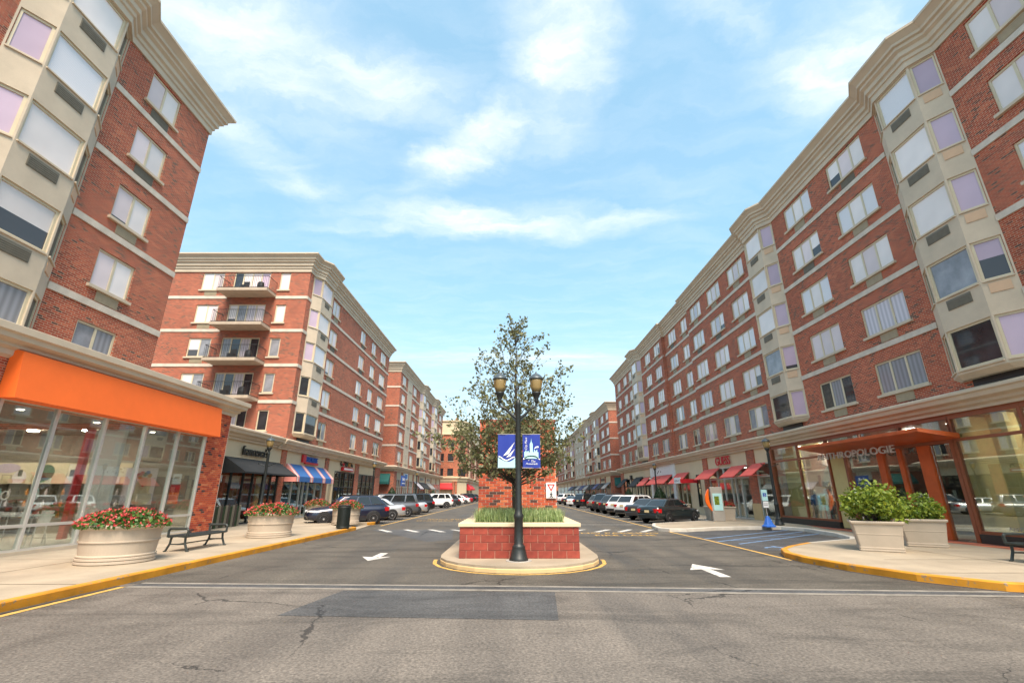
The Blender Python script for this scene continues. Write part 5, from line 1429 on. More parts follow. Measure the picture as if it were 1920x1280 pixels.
banner(-0.38, 'blue banner with white sailing boat on the left of the lamp post', [
    ('banner_aqua', [(0.005, 0.005), (0.465, 0.005)] + [(0.465 - 0.46 * i / 10, 0.27 - 0.11 * math.sin(math.pi * (i / 10) ** 0.8)) for i in range(11)]),
    ('banner_white', [(0.02 + 0.43 * i / 12, 0.26 - 0.055 * math.sin(math.pi * (2 * i / 12 - 0.5)) * (1 - 0.3 * i / 12)) for i in range(13)] + [(0.02 + 0.43 * i / 12, 0.225 - 0.055 * math.sin(math.pi * (2 * i / 12 - 0.5)) * (1 - 0.3 * i / 12)) for i in range(12, -1, -1)]),
    ('banner_white', [(0.14, 0.31), (0.29, 0.36), (0.455, 0.68), (0.30, 0.50)]),
    ('banner_white', [(0.22, 0.27), (0.34, 0.30), (0.455, 0.50), (0.33, 0.38)])])
sky_ = [(0.04, 0.24), (0.04, 0.42), (0.07, 0.42), (0.07, 0.46), (0.10, 0.46), (0.10, 0.40), (0.13, 0.44), (0.16, 0.44), (0.16, 0.40), (0.19, 0.41), (0.19, 0.62), (0.205, 0.66), (0.22, 0.68), (0.23, 0.78), (0.24, 0.68), (0.255, 0.66), (0.27, 0.62), (0.27, 0.42), (0.30, 0.40), (0.30, 0.48), (0.32, 0.49), (0.33, 0.42), (0.36, 0.46), (0.39, 0.48), (0.39, 0.41), (0.42, 0.41), (0.42, 0.24)]
b2 = banner(0.29, 'blue banner with pale city skyline on the right of the lamp post', [
    ('banner_aqua', sky_),
    ('banner_white', [(0.30, 0.50), (0.35, 0.56), (0.42, 0.57), (0.43, 0.53), (0.36, 0.52)]),
    ('banner_white', [(0.01, 0.25), (0.12, 0.31), (0.23, 0.325), (0.34, 0.31), (0.46, 0.23), (0.46, 0.205), (0.34, 0.275), (0.23, 0.295), (0.12, 0.28), (0.01, 0.21)]),
    ])
o = link('printed_lettering', text_mesh('printed_lettering', 'City Place', 0.085, 'banner_white', 0.002, 0.3, 0.95), b2, (0.115, -0.017, 0.63)); o.rotation_euler = (0, R(-90), 0)
for tx, x, z, s_ in (('at', 0.15, 0.185, 0.05), ('The', 0.27, 0.145, 0.085), ('Promenade', 0.235, 0.085, 0.075)):
    link('printed_lettering', text_mesh('printed_lettering', tx, s_, 'banner_white', 0.002, 0.35, 0.9), b2, (x, -0.017, z))
# single lantern lamps
def lamp1(x, y, lab):
    t = thing('street_lamp', lab, 'street lamp', (x, y, 0.15), 0, 'single lantern street lamps')
    MB().lathe(postprof(3.85, 0.085), n=12).build('post', 'lamp_metal', t, True)
    for sx in (-1, 1):
        b = MB(); b.path([(0.05 * sx, 0, 3.0), (0.2 * sx, 0, 3.06), (0.38 * sx, 0, 3.14), (0.46 * sx, 0, 3.13), (0.47 * sx, 0, 3.22)], 0.02, 6)
        b.build('bracket', 'lamp_metal', t)
    lantern(t, 0, 0, 3.72, 1.12)
    return t
for x, y, lab in ((14.3, 26.6, 'single lantern lamp post at the orange framed store beside the blue cone'), (-13.4, 26.2, 'single lantern lamp post in front of the black awning shop'),
                  (-13.6, 47.4, 'lamp post before the narrow black shop at the left building end'), (14.7, 49.5, 'lamp post in front of the white shop front, behind the white cars'),
                  (-13.4, 68.0, 'distant lamp post by the blue square sign on the left'), (14.6, 92.0, 'distant lamp post by the grey awnings far right')):
    lamp1(x, y, lab)

# ---- the young tree
tr = thing('street_tree', 'young sparse-leaved tree growing from the median planter', 'tree', (0.12, 15.4, 0.95))
wood = MB(); leaves = MB()
def leafq(p, s_, rr=rnd):
    n_ = Vector((rr.gauss(0, 1), rr.gauss(0, 1), rr.gauss(0, 1))).normalized()
    a = n_.orthogonal().normalized(); a.rotate(Matrix.Rotation(rr.uniform(0, 6.28), 3, n_)); b_ = n_.cross(a)
    return [p - a * s_ * 0.5, p + b_ * s_ * 0.32, p + a * s_ * 0.6, p - b_ * s_ * 0.32]
def limb(p, d, L, r0, depth, rr):
    n_ = max(3, int(L / 0.22))
    q = Vector(p); dd = Vector(d).normalized()
    for i in range(n_):
        nx = q + dd * (L / n_)
        ra, rb2 = r0 * (1 - 0.8 * i / n_), r0 * (1 - 0.8 * (i + 1) / n_)
        wood.tube(q, nx, max(ra, 0.004), max(rb2, 0.003), 6 if r0 > 0.02 else 4, cap=False)
        q = nx
        dd = (dd + Vector((rr.gauss(0, 0.07), rr.gauss(0, 0.07), rr.gauss(0.01, 0.06)))).normalized()
        t = (i + 1) / n_
        if depth > 0 and t > 0.22 and rr.random() < 0.85:
            side = Vector((rr.gauss(0, 1), rr.gauss(0, 1), rr.gauss(0.25, 0.6))).normalized()
            limb(q, (dd * 0.8 + side * 0.75), L * rr.uniform(0.28, 0.50) * (1.15 - 0.5 * t), max(ra * 0.5, 0.005), depth - 1, rr)
        if depth == 0 or t > 0.75:
            low = q.z < 3.0
            for k_ in range(rr.randint(2, 4) if low else rr.randint(1, 2)):
                s_ = rr.uniform(0.08, 0.14)
                leaves.add(leafq(q + Vector((rr.gauss(0, 0.06), rr.gauss(0, 0.06), rr.gauss(0, 0.06))), s_, rr), [(0, 1, 2, 3)])
tt = random.Random(5)
tp = [Vector((0, 0, -0.2)), Vector((-0.03, 0, 0.9)), Vector((-0.08, 0, 1.5)), Vector((0.0, 0.02, 2.3)), Vector((0.02, 0.0, 3.4)), Vector((0.0, 0.02, 4.6)), Vector((0.03, 0, 5.3)), Vector((0.0, 0, 6.1))]
trd = [0.11, 0.085, 0.075, 0.06, 0.048, 0.034, 0.02, 0.006]
for i in range(len(tp) - 1):
    wood.tube(tp[i], tp[i + 1], trd[i], trd[i + 1], 10, cap=False)
NB = 78
def reach(zw):
    pts = [(2.3, 1.5), (2.8, 2.0), (4.1, 2.0), (4.9, 1.75), (5.7, 1.25), (6.6, 0.8), (7.3, 0.4), (7.9, 0.05)]
    for (z0, r0), (z1, r1) in zip(pts, pts[1:]):
        if z0 <= zw <= z1:
            return r0 + (r1 - r0) * (zw - z0) / (z1 - z0)
    return 0.1
for i in range(NB):
    t = i / (NB - 1)
    zw = 2.45 + 5.2 * t ** 1.35
    r_ = reach(zw) * tt.uniform(0.72, 1.05)
    a = i * 2.399 + tt.uniform(-0.35, 0.35)
    lean = 0.35 if zw < 3.2 else 0.9 if zw < 4.5 else 1.5
    zl = zw - 0.95
    zb = min(max(1.0 + 0.35 * t, zl - r_ * lean), 5.7)
    j = max(k for k in range(len(tp) - 1) if tp[k].z <= zb)
    u = (zb - tp[j].z) / (tp[j + 1].z - tp[j].z)
    base = tp[j].lerp(tp[j + 1], u)
    tip = Vector((math.cos(a) * r_ - 0.12 * (zw < 4.2), math.sin(a) * r_, zl))
    dv = tip - base
    limb(base, dv, dv.length, 0.030 * (1 - 0.55 * t), 2, tt)
wood.build('trunk', 'bark', tr)
leaves.build('crown', 'leaf_tree', tr)

# ================================================================ pavement furniture
def mound(rx, ry, h, nl, npet, petal, seed, leafs=0.085, mat_='leaf_bed'):
    rr = random.Random(seed); L, P_ = MB(), MB()
    for i in range(nl):
        a = rr.uniform(0, 6.28); q = math.sqrt(rr.random()); hh = h * (1 - q ** 3 * 0.75) * rr.uniform(0.25, 1.0)
        p_ = Vector((math.cos(a) * q * rx, math.sin(a) * q * ry, hh))
        L.add(leafq(p_, leafs * rr.uniform(0.7, 1.4), rr), [(0, 1, 2, 3)])
    for i in range(npet):
        a = rr.uniform(0, 6.28); q = math.sqrt(rr.random()); hh = h * (1 - q ** 3 * 0.75) * rr.uniform(0.62, 1.08)
        c = Vector((math.cos(a) * q * rx * 1.02, math.sin(a) * q * ry * 1.02, hh))
        for k_ in range(3):
            P_.add(leafq(c + Vector((rr.gauss(0, .02), rr.gauss(0, .02), rr.gauss(0, .015))), 0.065, rr), [(0, 1, 2, 3)])
    return L.mesh('foliage', mat_), P_.mesh('blossom', petal)
PROT = [(0.78, 0.0), (0.81, 0.02), (0.81, 0.065), (0.785, 0.075), (0.785, 0.085), (0.81, 0.095), (0.81, 0.135), (0.785, 0.145), (0.785, 0.155), (0.80, 0.165), (0.80, 0.19), (0.765, 0.205), (0.80, 0.48), (0.825, 0.485), (0.825, 0.515), (0.805, 0.52), (0.83, 0.76), (0.87, 0.80), (0.90, 0.82), (0.90, 0.87), (0.86, 0.885), (0.82, 0.80)]
fl_l, fl_p = mound(0.98, 0.96, 0.46, 2300, 420, 'petal', 3)
def round_planter(x, y, lab, flab, k=1.0):
    t = thing('flower_pot', lab, 'planter', (x, y, 0.15), 0, 'round cream planters on the left pavement')
    o = MB().lathe(PROT, n=72).build('bowl', 'planter', t); o.scale = (k, k, 1)
    o = MB().lathe([(0.81, 0.74), (0.80, 0.80)], n=24).build('soil', 'soil', t); o.scale = (k, k, 1)
    fl = thing('flower_bed', flab, 'flowers', (x, y, 0.93), 0, 'red flowers in round planters')
    fl.scale = (k, k, 1)
    link('foliage', fl_l, fl); link('blossom', fl_p, fl)
round_planter(-9.85, 12.65, 'large round cream planter nearest the camera before the orange awning store', 'red flowers in the nearest round planter')
round_planter(-9.55, 19.7, 'round cream planter beside the far end of the dark bench', 'red flowers in the planter beyond the bench')
round_planter(-9.25, 27.6, 'round cream planter behind the green litter bin', 'red flowers in the planter behind the litter bin', 0.9)
round_planter(-13.3, 33.6, 'round cream planter by the striped awning shop door', 'red flowers by the striped awning shop', 0.85)
def bench(x, y, rz, lab):
    t = thing('bench', lab, 'bench', (x, y, 0.15), rz)
    s_ = MB()
    for i in range(9):
        yy = -0.24 + i * 0.06
        s_.box(-1.0, yy - 0.027, 0.40 - 0.012 * abs(i - 4) * 0.4, 1.0, yy + 0.022, 0.45 - 0.012 * abs(i - 4) * 0.4)
    s_.tube((-1.0, -0.28, 0.42), (1.0, -0.28, 0.42), 0.03, n=8).tube((-1.0, 0.28, 0.42), (1.0, 0.28, 0.42), 0.03, n=8)
    s_.build('seat', 'bench_metal', t)
    for sx in (-1, 1):
        for sy in (-1, 1):
            MB().path([(0.92 * sx, 0.20 * sy, 0.42), (0.92 * sx, 0.22 * sy, 0.22), (0.92 * sx, 0.31 * sy, 0.02), (0.92 * sx, 0.36 * sy, 0.0)], 0.032, 8).build('leg', 'bench_metal', t)
        MB().path([(0.97 * sx, -0.28, 0.42), (0.97 * sx, -0.29, 0.58), (0.97 * sx, -0.24, 0.63), (0.97 * sx, 0.24, 0.63), (0.97 * sx, 0.29, 0.58), (0.97 * sx, 0.28, 0.42)], 0.034, 8).build('armrest', 'bench_metal', t)
    MB().tube((-0.92, 0, 0.2), (0.92, 0, 0.2), 0.018, n=6).tube((-0.92, -0.22, 0.2), (-0.92, 0.22, 0.2), 0.018, n=6).tube((0.92, -0.22, 0.2), (0.92, 0.22, 0.2), 0.018, n=6).build('stretcher', 'bench_metal', t)
    return t
bench(-9.75, 15.6, R(90), 'dark metal backless bench between the round planters on the left')
bench(12.75, 11.75, R(90), 'dark metal bench at the right edge of the picture')
tb = thing('litter_bin', 'dark green slatted litter bin beside the left kerb', 'bin', (-8.15, 24.0, 0.15))
MB().lathe([(0.27, 0.0), (0.27, 0.85), (0.30, 1.0), (0.30, 1.06), (0.22, 1.08)], n=24).build('liner', 'frame_black', tb)
for i in range(28):
    a = 2 * math.pi * i / 28
    link('slat', simple('slat', lambda: MB().box(-0.022, -0.006, 0.04, 0.022, 0.006, 0.98).mesh('slat', 'bin_green')), tb, (math.cos(a) * 0.295, math.sin(a) * 0.295, 0), a + R(90))
for z in (0.06, 0.94):
    MB().lathe([(0.305, z), (0.315, z + 0.02), (0.305, z + 0.05)], n=24).build('hoop', 'bin_green', tb)
# square planters on the right
SQP = [(0.50, 0.0), (0.52, 0.02), (0.52, 0.05), (0.505, 0.06), (0.515, 0.08), (0.515, 0.11), (0.50, 0.12), (0.54, 0.46), (0.548, 0.465), (0.548, 0.48), (0.545, 0.485), (0.58, 0.74), (0.62, 0.76), (0.63, 0.80), (0.62, 0.83), (0.58, 0.83), (0.55, 0.74)]
def sqmesh(sx, sy, name, m_):
    b = MB(); loops = []
    for r_, z in SQP:
        x, y = r_ * sx / 0.5, r_ * sy / 0.5
        x, y = sx + (r_ - 0.5), sy + (r_ - 0.5)
        c = 0.03
        loops.append([(-x + c, -y, z), (x - c, -y, z), (x, -y + c, z), (x, y - c, z), (x - c, y, z), (-x + c, y, z), (-x, y - c, z), (-x, -y + c, z)])
    for A, B_ in zip(loops, loops[1:]):
        for i in range(8):
            b.quad(A[i], A[(i + 1) % 8], B_[(i + 1) % 8], B_[i])
    b.add(loops[-1], [tuple(range(8))])
    return b.mesh(name, m_)
def shrub(seed, R_, H_, n_, lm, size):
    rr = random.Random(seed); L = MB(); W = MB()
    bl = [(Vector((0, 0, H_ * 0.45)), R_ * 0.75, H_ * 0.5)] + [(Vector((math.cos(a) * R_ * 0.55, math.sin(a) * R_ * 0.55, rr.uniform(0.2, 0.65) * H_)), R_ * rr.uniform(0.3, 0.5), H_ * rr.uniform(0.2, 0.34)) for a in [rr.uniform(0, 6.28) for _ in range(13)]]
    for c, r_, h_ in bl:
        W.tube((0, 0, -0.1), c, 0.02, 0.006, 5, cap=False)
        for k_ in range(int(n_ / len(bl))):
            v = Vector((rr.gauss(0, 1), rr.gauss(0, 1), rr.gauss(0, 1))).normalized() * (rr.random() ** 0.4)
            p_ = c + Vector((v.x * r_, v.y * r_, v.z * h_))
            if p_.z < 0.0: continue
            L.add(leafq(p_, size * rr.uniform(0.6, 1.3), rr), [(0, 1, 2, 3)])
    return L.mesh('foliage', lm), W.mesh('stem', 'bark')
sh1 = shrub(4, 0.95, 1.35, 3200, 'leaf_shrub', 0.12)
sh2 = shrub(9, 0.80, 0.95, 2000, 'leaf_shrub', 0.12)
def square_planter(x, y, rz, sx, sy, lab, slab_, sh):
    t = thing('square_planter', lab, 'planter', (x, y, 0.15), rz)
    link('tub', sqmesh(sx, sy, 'tub', 'planter'), t)
    MB().box(-sx, -sy, 0.6, sx, sy, 0.78).build('soil', 'soil', t)
    if sh:
        s_ = thing('shrub', slab_, 'shrub', (x, y, 0.93), rz)
        link('foliage', sh[0], s_); link('stem', sh[1], s_)
square_planter(11.0, 15.1, R(-31), 0.52, 0.52, 'square cream planter nearest the camera on the right', 'bright green bushy shrub in the nearest square planter', sh1)
square_planter(13.35, 16.3, R(-31), 0.50, 0.50, 'square cream planter behind the first, by the store door', 'smaller green shrub in the second square planter', sh2)
square_planter(13.3, 31.6, R(-8), 0.72, 0.6, 'square cream planter behind the orange map stand', '', None)
square_planter(13.7, 41.0, 0, 0.5, 1.6, 'long cream planter behind the dark parked sedan', '', None)
fr_l, fr_p = mound(0.55, 0.5, 0.36, 500, 260, 'petal_red', 8)
for x, y, sx, sy, lab in ((13.75, 31.4, 0.8, 0.8, 'red flowers in the planter behind the map stand'), (13.7, 41.0, 0.9, 3.0, 'row of red flowers behind the dark sedan')):
    t = thing('flower_bed', lab, 'flowers', (x, y, 0.93)); link('foliage', fr_l, t); link('blossom', fr_p, t); t.scale = (sx, sy, 1)
# clipped cone evergreens
def conemesh(H_, R_, n_, seed):
    rr = random.Random(seed); L = MB()
    for i in range(n_):
        t = 1 - math.sqrt(rr.random()); a = rr.uniform(0, 6.28)
        r_ = R_ * (1 - t) ** 0.8 * rr.uniform(0.86, 1.03)
        L.add(leafq(Vector((math.cos(a) * r_, math.sin(a) * r_, 0.35 + t * (H_ - 0.35))), 0.10, rr), [(0, 1, 2, 3)])
    L.lathe([(R_ * 0.8, 0.35), (R_ * 0.62, H_ * 0.4), (R_ * 0.3, H_ * 0.75), (0.02, H_ * 0.95)], n=12)
    return L.mesh('foliage', 'leaf_cone')
cm_ = conemesh(2.3, 0.95, 2200, 2)
for x, y, lab, k in ((14.2, 47.0, 'clipped cone evergreen left of the white shop lamp post', 1.0), (14.0, 58.5, 'clipped cone evergreen before the far black awning on the right', 1.0), (13.3, 31.9, 'dark green clipped evergreen in the planter behind the map stand', 0.62),
                     (-14.2, 57.6, 'clipped cone evergreen by the green awning on the left', 1.05), (-13.6, 84.0, 'distant clipped cone evergreen before the grey awnings on the left', 1.0), (14.2, 84.5, 'clipped cone evergreen at the first grey awning of the lower block', 0.9), (14.2, 95.0, 'clipped cone evergreen farther along the lower block', 0.9)):
    t = thing('cone_shrub', lab, 'shrub', (x, y, 0.15 if k > 0.7 else 0.8), 0, 'clipped cone evergreens'); t.scale = (k, k, k)
    link('foliage', cm_, t)
    MB().lathe([(0.3, 0), (0.36, 0.36), (0.33, 0.38)], n=14).build('pot', 'planter', t)
# map stand with orange crescent
ks = thing('map_stand', 'grey map stand with an orange crescent beside the dark sedan', 'kiosk', (12.35, 30.4, 0.15))
bevel(MB().box(-0.02, -0.08, 0, 0.72, 0.08, 2.0).build('frame', 'kiosk_grey', ks).data, 0.02, 1)
MB().box(0.08, -0.10, 0.62, 0.64, -0.081, 1.62).build('map_panel', 'banner_aqua', ks)
MB().box(0.16, -0.106, 0.95, 0.45, -0.101, 1.45).build('map_print', 'leaf_shrub', ks)
cr_ = MB(); n_ = 14
pa = []
for i in range(n_ + 1):
    t = i / n_; z = 0.45 + 1.42 * t
    xo = -0.02 - 0.42 * math.sin(math.pi * (0.12 + 0.80 * t)) ** 0.9 + 0.30 * (1 - t) ** 2
    w_ = 0.03 + 0.20 * math.sin(math.pi * t) ** 0.8
    pa.append((xo, xo + w_, z))
for (a0, b0, z0), (a1, b1, z1) in zip(pa, pa[1:]):
    cr_.add([(a0, -0.06, z0), (b0, -0.06, z0), (b1, -0.06, z1), (a1, -0.06, z1), (a0, 0.06, z0), (b0, 0.06, z0), (b1, 0.06, z1), (a1, 0.06, z1)], [(0, 1, 2, 3), (4, 5, 6, 7), (0, 4, 7, 3), (1, 2, 6, 5)])
cr_.build('crescent', 'kiosk_orange', ks)
# accessible parking signs
def acc_sign(x, y, lab, cone):
    t = thing('parking_sign', lab, 'sign', (x, y, 0.15))
    if cone:
        b = MB(); b.lathe([(0.27, 0.0), (0.27, 0.05), (0.20, 0.10), (0.06, 0.50), (0.04, 0.52)], n=4 * 4, square=6).build('base', 'cone_blue', t)
    MB().tube((0, 0, 0.0), (0, 0, 1.75), 0.022, n=8).build('pole', 'concrete_grey', t)
    MB().box(-0.15, -0.035, 1.25, 0.15, -0.02, 1.80).build('plate', 'banner_aqua' if cone else 'banner_white', t)
    MB().box(-0.085, -0.039, 1.45, 0.085, -0.0355, 1.64).build('symbol', 'sign_blue', t)
    sy = MB()
    for i in range(10):
        a0, a1 = R(200 + 26 * i), R(226 + 26 * i)
        q = lambda a, r_: (0.0 + math.cos(a) * r_, -0.0405, 1.52 + math.sin(a) * r_)
        sy.quad(q(a0, 0.032), q(a0, 0.044), q(a1, 0.044), q(a1, 0.032))
    sy.box(-0.012, -0.041, 1.53, 0.0, -0.0395, 1.61).build('wheelchair_mark', 'banner_white', t)
    if cone:
        MB().box(-0.13, -0.03, 0.92, 0.13, -0.022, 1.22).build('lower_plate', 'banner_white', t)
        MB().box(-0.10, -0.034, 1.02, 0.10, -0.0305, 1.05).box(-0.10, -0.034, 1.10, 0.10, -0.0305, 1.13).build('plate_text', 'sign_grey', t)
acc_sign(13.05, 25.3, 'accessible parking sign on a blue pyramid base', True)
acc_sign(13.75, 19.4, 'accessible parking sign sticking up behind the shrub', False)
# weathered plank screen before the black awning shop
fc = thing('plank_screen', 'low weathered plank screen beside the brick pier of the orange awning store', 'fence', (-14.3, 23.2, 0.15))
for i in range(14):
    link('plank', simple(('pk', i % 3), lambda: MB().box(-0.02, 0, 0, 0.02, 0.19, 1.0 + 0.05 * (i % 3)).mesh('plank', ('leaf_cone', 'grille', 'bark')[i % 3])), fc, (0, i * 0.2, 0))
for z in (0.25, 0.8):
    MB().box(-0.06, 0, z, -0.021, 2.8, z + 0.08).build('rail', 'bark', fc)

# ================================================================ things inside the shops
def mannequin_mesh():
    J = [(0, 0, 0.95), (0, 0, 1.15), (0, 0, 1.36), (0, 0, 1.50), (0, -0.01, 1.62), (0, -0.01, 1.76),
         (0.17, 0, 1.43), (0.23, 0.02, 1.14), (0.24, -0.04, 0.88), (-0.17, 0, 1.43), (-0.23, 0.02, 1.14), (-0.24, -0.04, 0.88),
         (0.09, 0, 0.88), (0.10, 0, 0.50), (0.10, 0.02, 0.08), (0.10, -0.12, 0.04), (-0.09, 0, 0.88), (-0.10, 0, 0.50), (-0.10, 0.02, 0.08), (-0.10, -0.12, 0.04)]
    E_ = [(0, 1), (1, 2), (2, 3), (3, 4), (4, 5), (2, 6), (6, 7), (7, 8), (2, 9), (9, 10), (10, 11), (0, 12), (12, 13), (13, 14), (14, 15), (0, 16), (16, 17), (17, 18), (18, 19)]
    rad = [0.13, 0.11, 0.13, 0.05, 0.09, 0.075, 0.06, 0.042, 0.03, 0.06, 0.042, 0.03, 0.085, 0.06, 0.038, 0.03, 0.085, 0.06, 0.038, 0.03]
    me = bpy.data.meshes.new('body'); me.from_pydata(J, E_, [])
    o = bpy.data.objects.new('body', me); col.objects.link(o)
    sk = o.modifiers.new('skin', 'SKIN'); o.modifiers.new('sub', 'SUBSURF').levels = 1
    for i, v in enumerate(me.skin_vertices[0].data):
        v.radius = (rad[i], rad[i] * 0.8); v.use_root = (i == 0)
    dg = bpy.context.evaluated_depsgraph_get(); dg.update()
    out = bpy.data.meshes.new_from_object(o.evaluated_get(dg))
    bpy.data.objects.remove(o)
    out.materials.clear(); out.materials.append(MATS['white_fabric'])
    return out
mq = mannequin_mesh()
def mannequin(x, y, rz, top, bottom, lab, skirt=False):
    t = thing('mannequin', lab, 'mannequin', (x, y, 0.22), rz, 'dressed mannequins in the rust framed window')
    link('body', mq, t)
    MB().lathe([(0.15, 0.92), (0.15, 1.05), (0.165, 1.25), (0.17, 1.40), (0.10, 1.48), (0.06, 1.51)], n=14, sy=0.72).build('top', top, t, True)
    for sx in (-1, 1):
        MB().tube((0.15 * sx, 0, 1.43), (0.235 * sx, 0.02, 1.13), 0.075, 0.055, 8).tube((0.235 * sx, 0.02, 1.13), (0.24 * sx, -0.03, 0.95), 0.055, 0.045, 8).build('sleeve', top, t, True)
    if skirt:
        MB().lathe([(0.14, 1.0), (0.20, 0.8), (0.26, 0.45)], n=16, sy=0.8).build('skirt', bottom, t, True)
    else:
        for sx in (-1, 1):
            MB().tube((0.085 * sx, 0, 0.95), (0.10 * sx, 0, 0.5), 0.11, 0.08, 8).tube((0.10 * sx, 0, 0.5), (0.10 * sx, 0.02, 0.1), 0.08, 0.07, 8).build('trouser_leg', bottom, t, True)
mannequin(16.7, 26.95, R(-60), 'blue_fabric', 'sign_grey', 'mannequin in blue top left of the rust window bar')
mannequin(16.8, 26.2, R(-70), 'white_fabric', 'red_deep', 'mannequin in white top and red trousers behind the window bar')
mannequin(16.6, 25.75, R(-50), 'bronze_top' if False else 'panel_peach', 'sign_grey', 'mannequin in brown top right of the rust window bar')
mannequin(16.8, 24.9, R(-80), 'black_fabric', 'red_deep', 'mannequin in black top and dark red skirt under the white ring', True)
po = thing('poster', 'shop poster of a laughing woman with a flower crown behind the left store glass', 'poster', (-14.55, 18.95, 1.35))
MB().box(-0.62, -0.01, 0, 0.62, 0.01, 1.36).build('sheet', 'pane_pink', po)
def disc(cx, cz, rx, rz_, m_, y, parent, name='printed_shape'):
    e = MB(); e.add([(cx + rx * math.cos(2 * math.pi * i / 18), y, cz + rz_ * math.sin(2 * math.pi * i / 18)) for i in range(18)], [tuple(range(18))]); return e.build(name, m_, parent)
disc(0.18, 0.62, 0.30, 0.52, 'stucco', -0.012, po); disc(0.14, 0.78, 0.17, 0.25, 'panel_peach', -0.014, po)
disc(0.18, 0.25, 0.42, 0.28, 'stucco', -0.013, po); disc(0.16, 0.68, 0.05, 0.03, 'sign_red', -0.016, po)
for x, z, m_ in ((-0.08, 1.10, 'sign_red'), (0.04, 1.16, 'petal'), (0.16, 1.12, 'sign_green'), (0.26, 1.18, 'blue_fabric'), (0.35, 1.08, 'sign_orange'), (-0.02, 1.02, 'sign_orange')):
    disc(x, z, 0.09, 0.08, m_, -0.015, po)
po2 = thing('shop_placard', 'red and orange placard with white notice behind the last store pane', 'poster', (-13.98, 20.2, 1.35))
MB().box(-0.2, -0.01, 0, 0.2, 0.01, 0.75).build('sheet', 'orange_fabric', po2); MB().box(-0.2, -0.012, 0.45, 0.2, 0.012, 0.75).build('red_band', 'sign_red', po2); MB().box(-0.17, -0.014, 0.78, 0.17, 0.006, 1.18).build('notice', 'banner_white', po2)
MB().box(-0.11, -0.017, 0.98, 0.11, -0.015, 1.08).build('notice_text', 'sign_grey', po2)
def display_table(x, y, lab):
    t = thing('display_table', lab, 'table', (x, y, 0.19))
    MB().box(-0.9, -0.35, 0.86, 0.9, 0.35, 0.92).build('table_top', 'stucco_white', t)
    for sx in (-0.8, 0.8):
        for sy in (-0.28, 0.28):
            MB().tube((sx, sy, 0), (sx, sy, 0.86), 0.02, n=6).build('leg', 'frame_alu', t)
def ring_lamp(x, y, lab):
    t = thing('ring_lamp', lab, 'lamp', (x, y, 1.11))
    MB().lathe([(0.10, 0), (0.10, 0.02)], n=12).tube((0, 0, 0.02), (0, 0, 0.5), 0.012, n=6).build('stand', 'stucco_white', t)
    b = MB()
    for i in range(16):
        a0, a1 = 2 * math.pi * i / 16, 2 * math.pi * (i + 1) / 16
        b.tube((0.10 + math.cos(a0) * 0.14, -0.05, 0.58 + math.sin(a0) * 0.14), (0.10 + math.cos(a1) * 0.14, -0.05, 0.58 + math.sin(a1) * 0.14), 0.022, n=6)
    b.build('ring', 'stucco_white', t)
def stool(x, y, lab):
    t = thing('bar_stool', lab, 'stool', (x, y, 0.19))
    b = MB().box(-0.2, -0.2, 0.62, 0.2, 0.2, 0.67); b.add([(-0.2, 0.2, 0.65), (0.2, 0.2, 0.65), (0.2, 0.28, 1.05), (-0.2, 0.28, 1.05)], [(0, 1, 2, 3)]); b.build('seat', 'stucco_white', t)
    for sx in (-1, 1):
        for sy in (-1, 1):
            MB().tube((sx * 0.24, sy * 0.24, 0), (sx * 0.15, sy * 0.15, 0.62), 0.014, n=6).build('leg', 'frame_alu', t)
display_table(-16.0, 16.0, 'white display table inside the orange awning store, nearer one'); display_table(-18.4, 17.6, 'white display table deeper in the orange awning store')
ring_lamp(-15.6, 15.9, 'white ring mirror lamp on the nearer display table'); ring_lamp(-18.2, 17.5, 'white ring mirror lamp on the deeper display table')
stool(-14.9, 15.6, 'white bar stool nearest the store glass'); stool(-15.5, 14.6, 'white bar stool at the left end of the nearer table'); stool(-16.9, 15.2, 'white bar stool behind the nearer table')
hp = thing('house_plant', 'leafy vine plant inside the right store window', 'plant', (16.9, 13.6, 0.2))
vl = MB(); rr_ = random.Random(12)
for i in range(90):
    t = rr_.random()
    p_ = Vector((rr_.gauss(0, 0.12), -1.1 * (1 - t) + rr_.gauss(0, 0.15) + 0.9, 0.2 + 1.35 * (1 - abs(t - 0.35)) + rr_.gauss(0, 0.1)))
    vl.add(leafq(p_, 0.26, rr_), [(0, 1, 2, 3)])
link('foliage', vl.mesh('foliage', 'leaf_shrub'), hp)
MB().tube((0, 0, 0), (0, 0.3, 1.2), 0.03, 0.015, 6).tube((0, 0.3, 1.2), (0, -0.2, 1.5), 0.015, 0.008, 5).build('stem', 'bark', hp)
MB().lathe([(0.2, 0), (0.25, 0.35), (0.23, 0.36)], n=12).build('pot', 'planter', hp)
# ================================================================ cars
# nose points along +x, left is +y; ground at z=0, origin under the middle
SPECS = {
 'suv':   dict(L=4.7, W=0.92, bot=0.26, hood=1.02, belt=1.08, deck=1.05, roof=1.66, cab=(-2.20, 1.10), top=(-1.60, 0.30), wr=0.36, rear_hatch=True),
 'bigsuv':dict(L=4.95, W=0.97, bot=0.28, hood=1.08, belt=1.14, deck=1.12, roof=1.78, cab=(-2.38, 1.10), top=(-1.98, 0.42), wr=0.38, rear_hatch=True),
 'van':   dict(L=5.05, W=0.98, bot=0.22, hood=1.02, belt=1.08, deck=1.06, roof=1.74, cab=(-2.45, 1.45), top=(-2.25, 0.65), wr=0.35, rear_hatch=True),
 'sedan': dict(L=4.75, W=0.90, bot=0.22, hood=0.92, belt=0.96, deck=1.02, roof=1.45, cab=(-1.75, 1.05), top=(-0.95, 0.30), wr=0.33, rear_hatch=False),
}
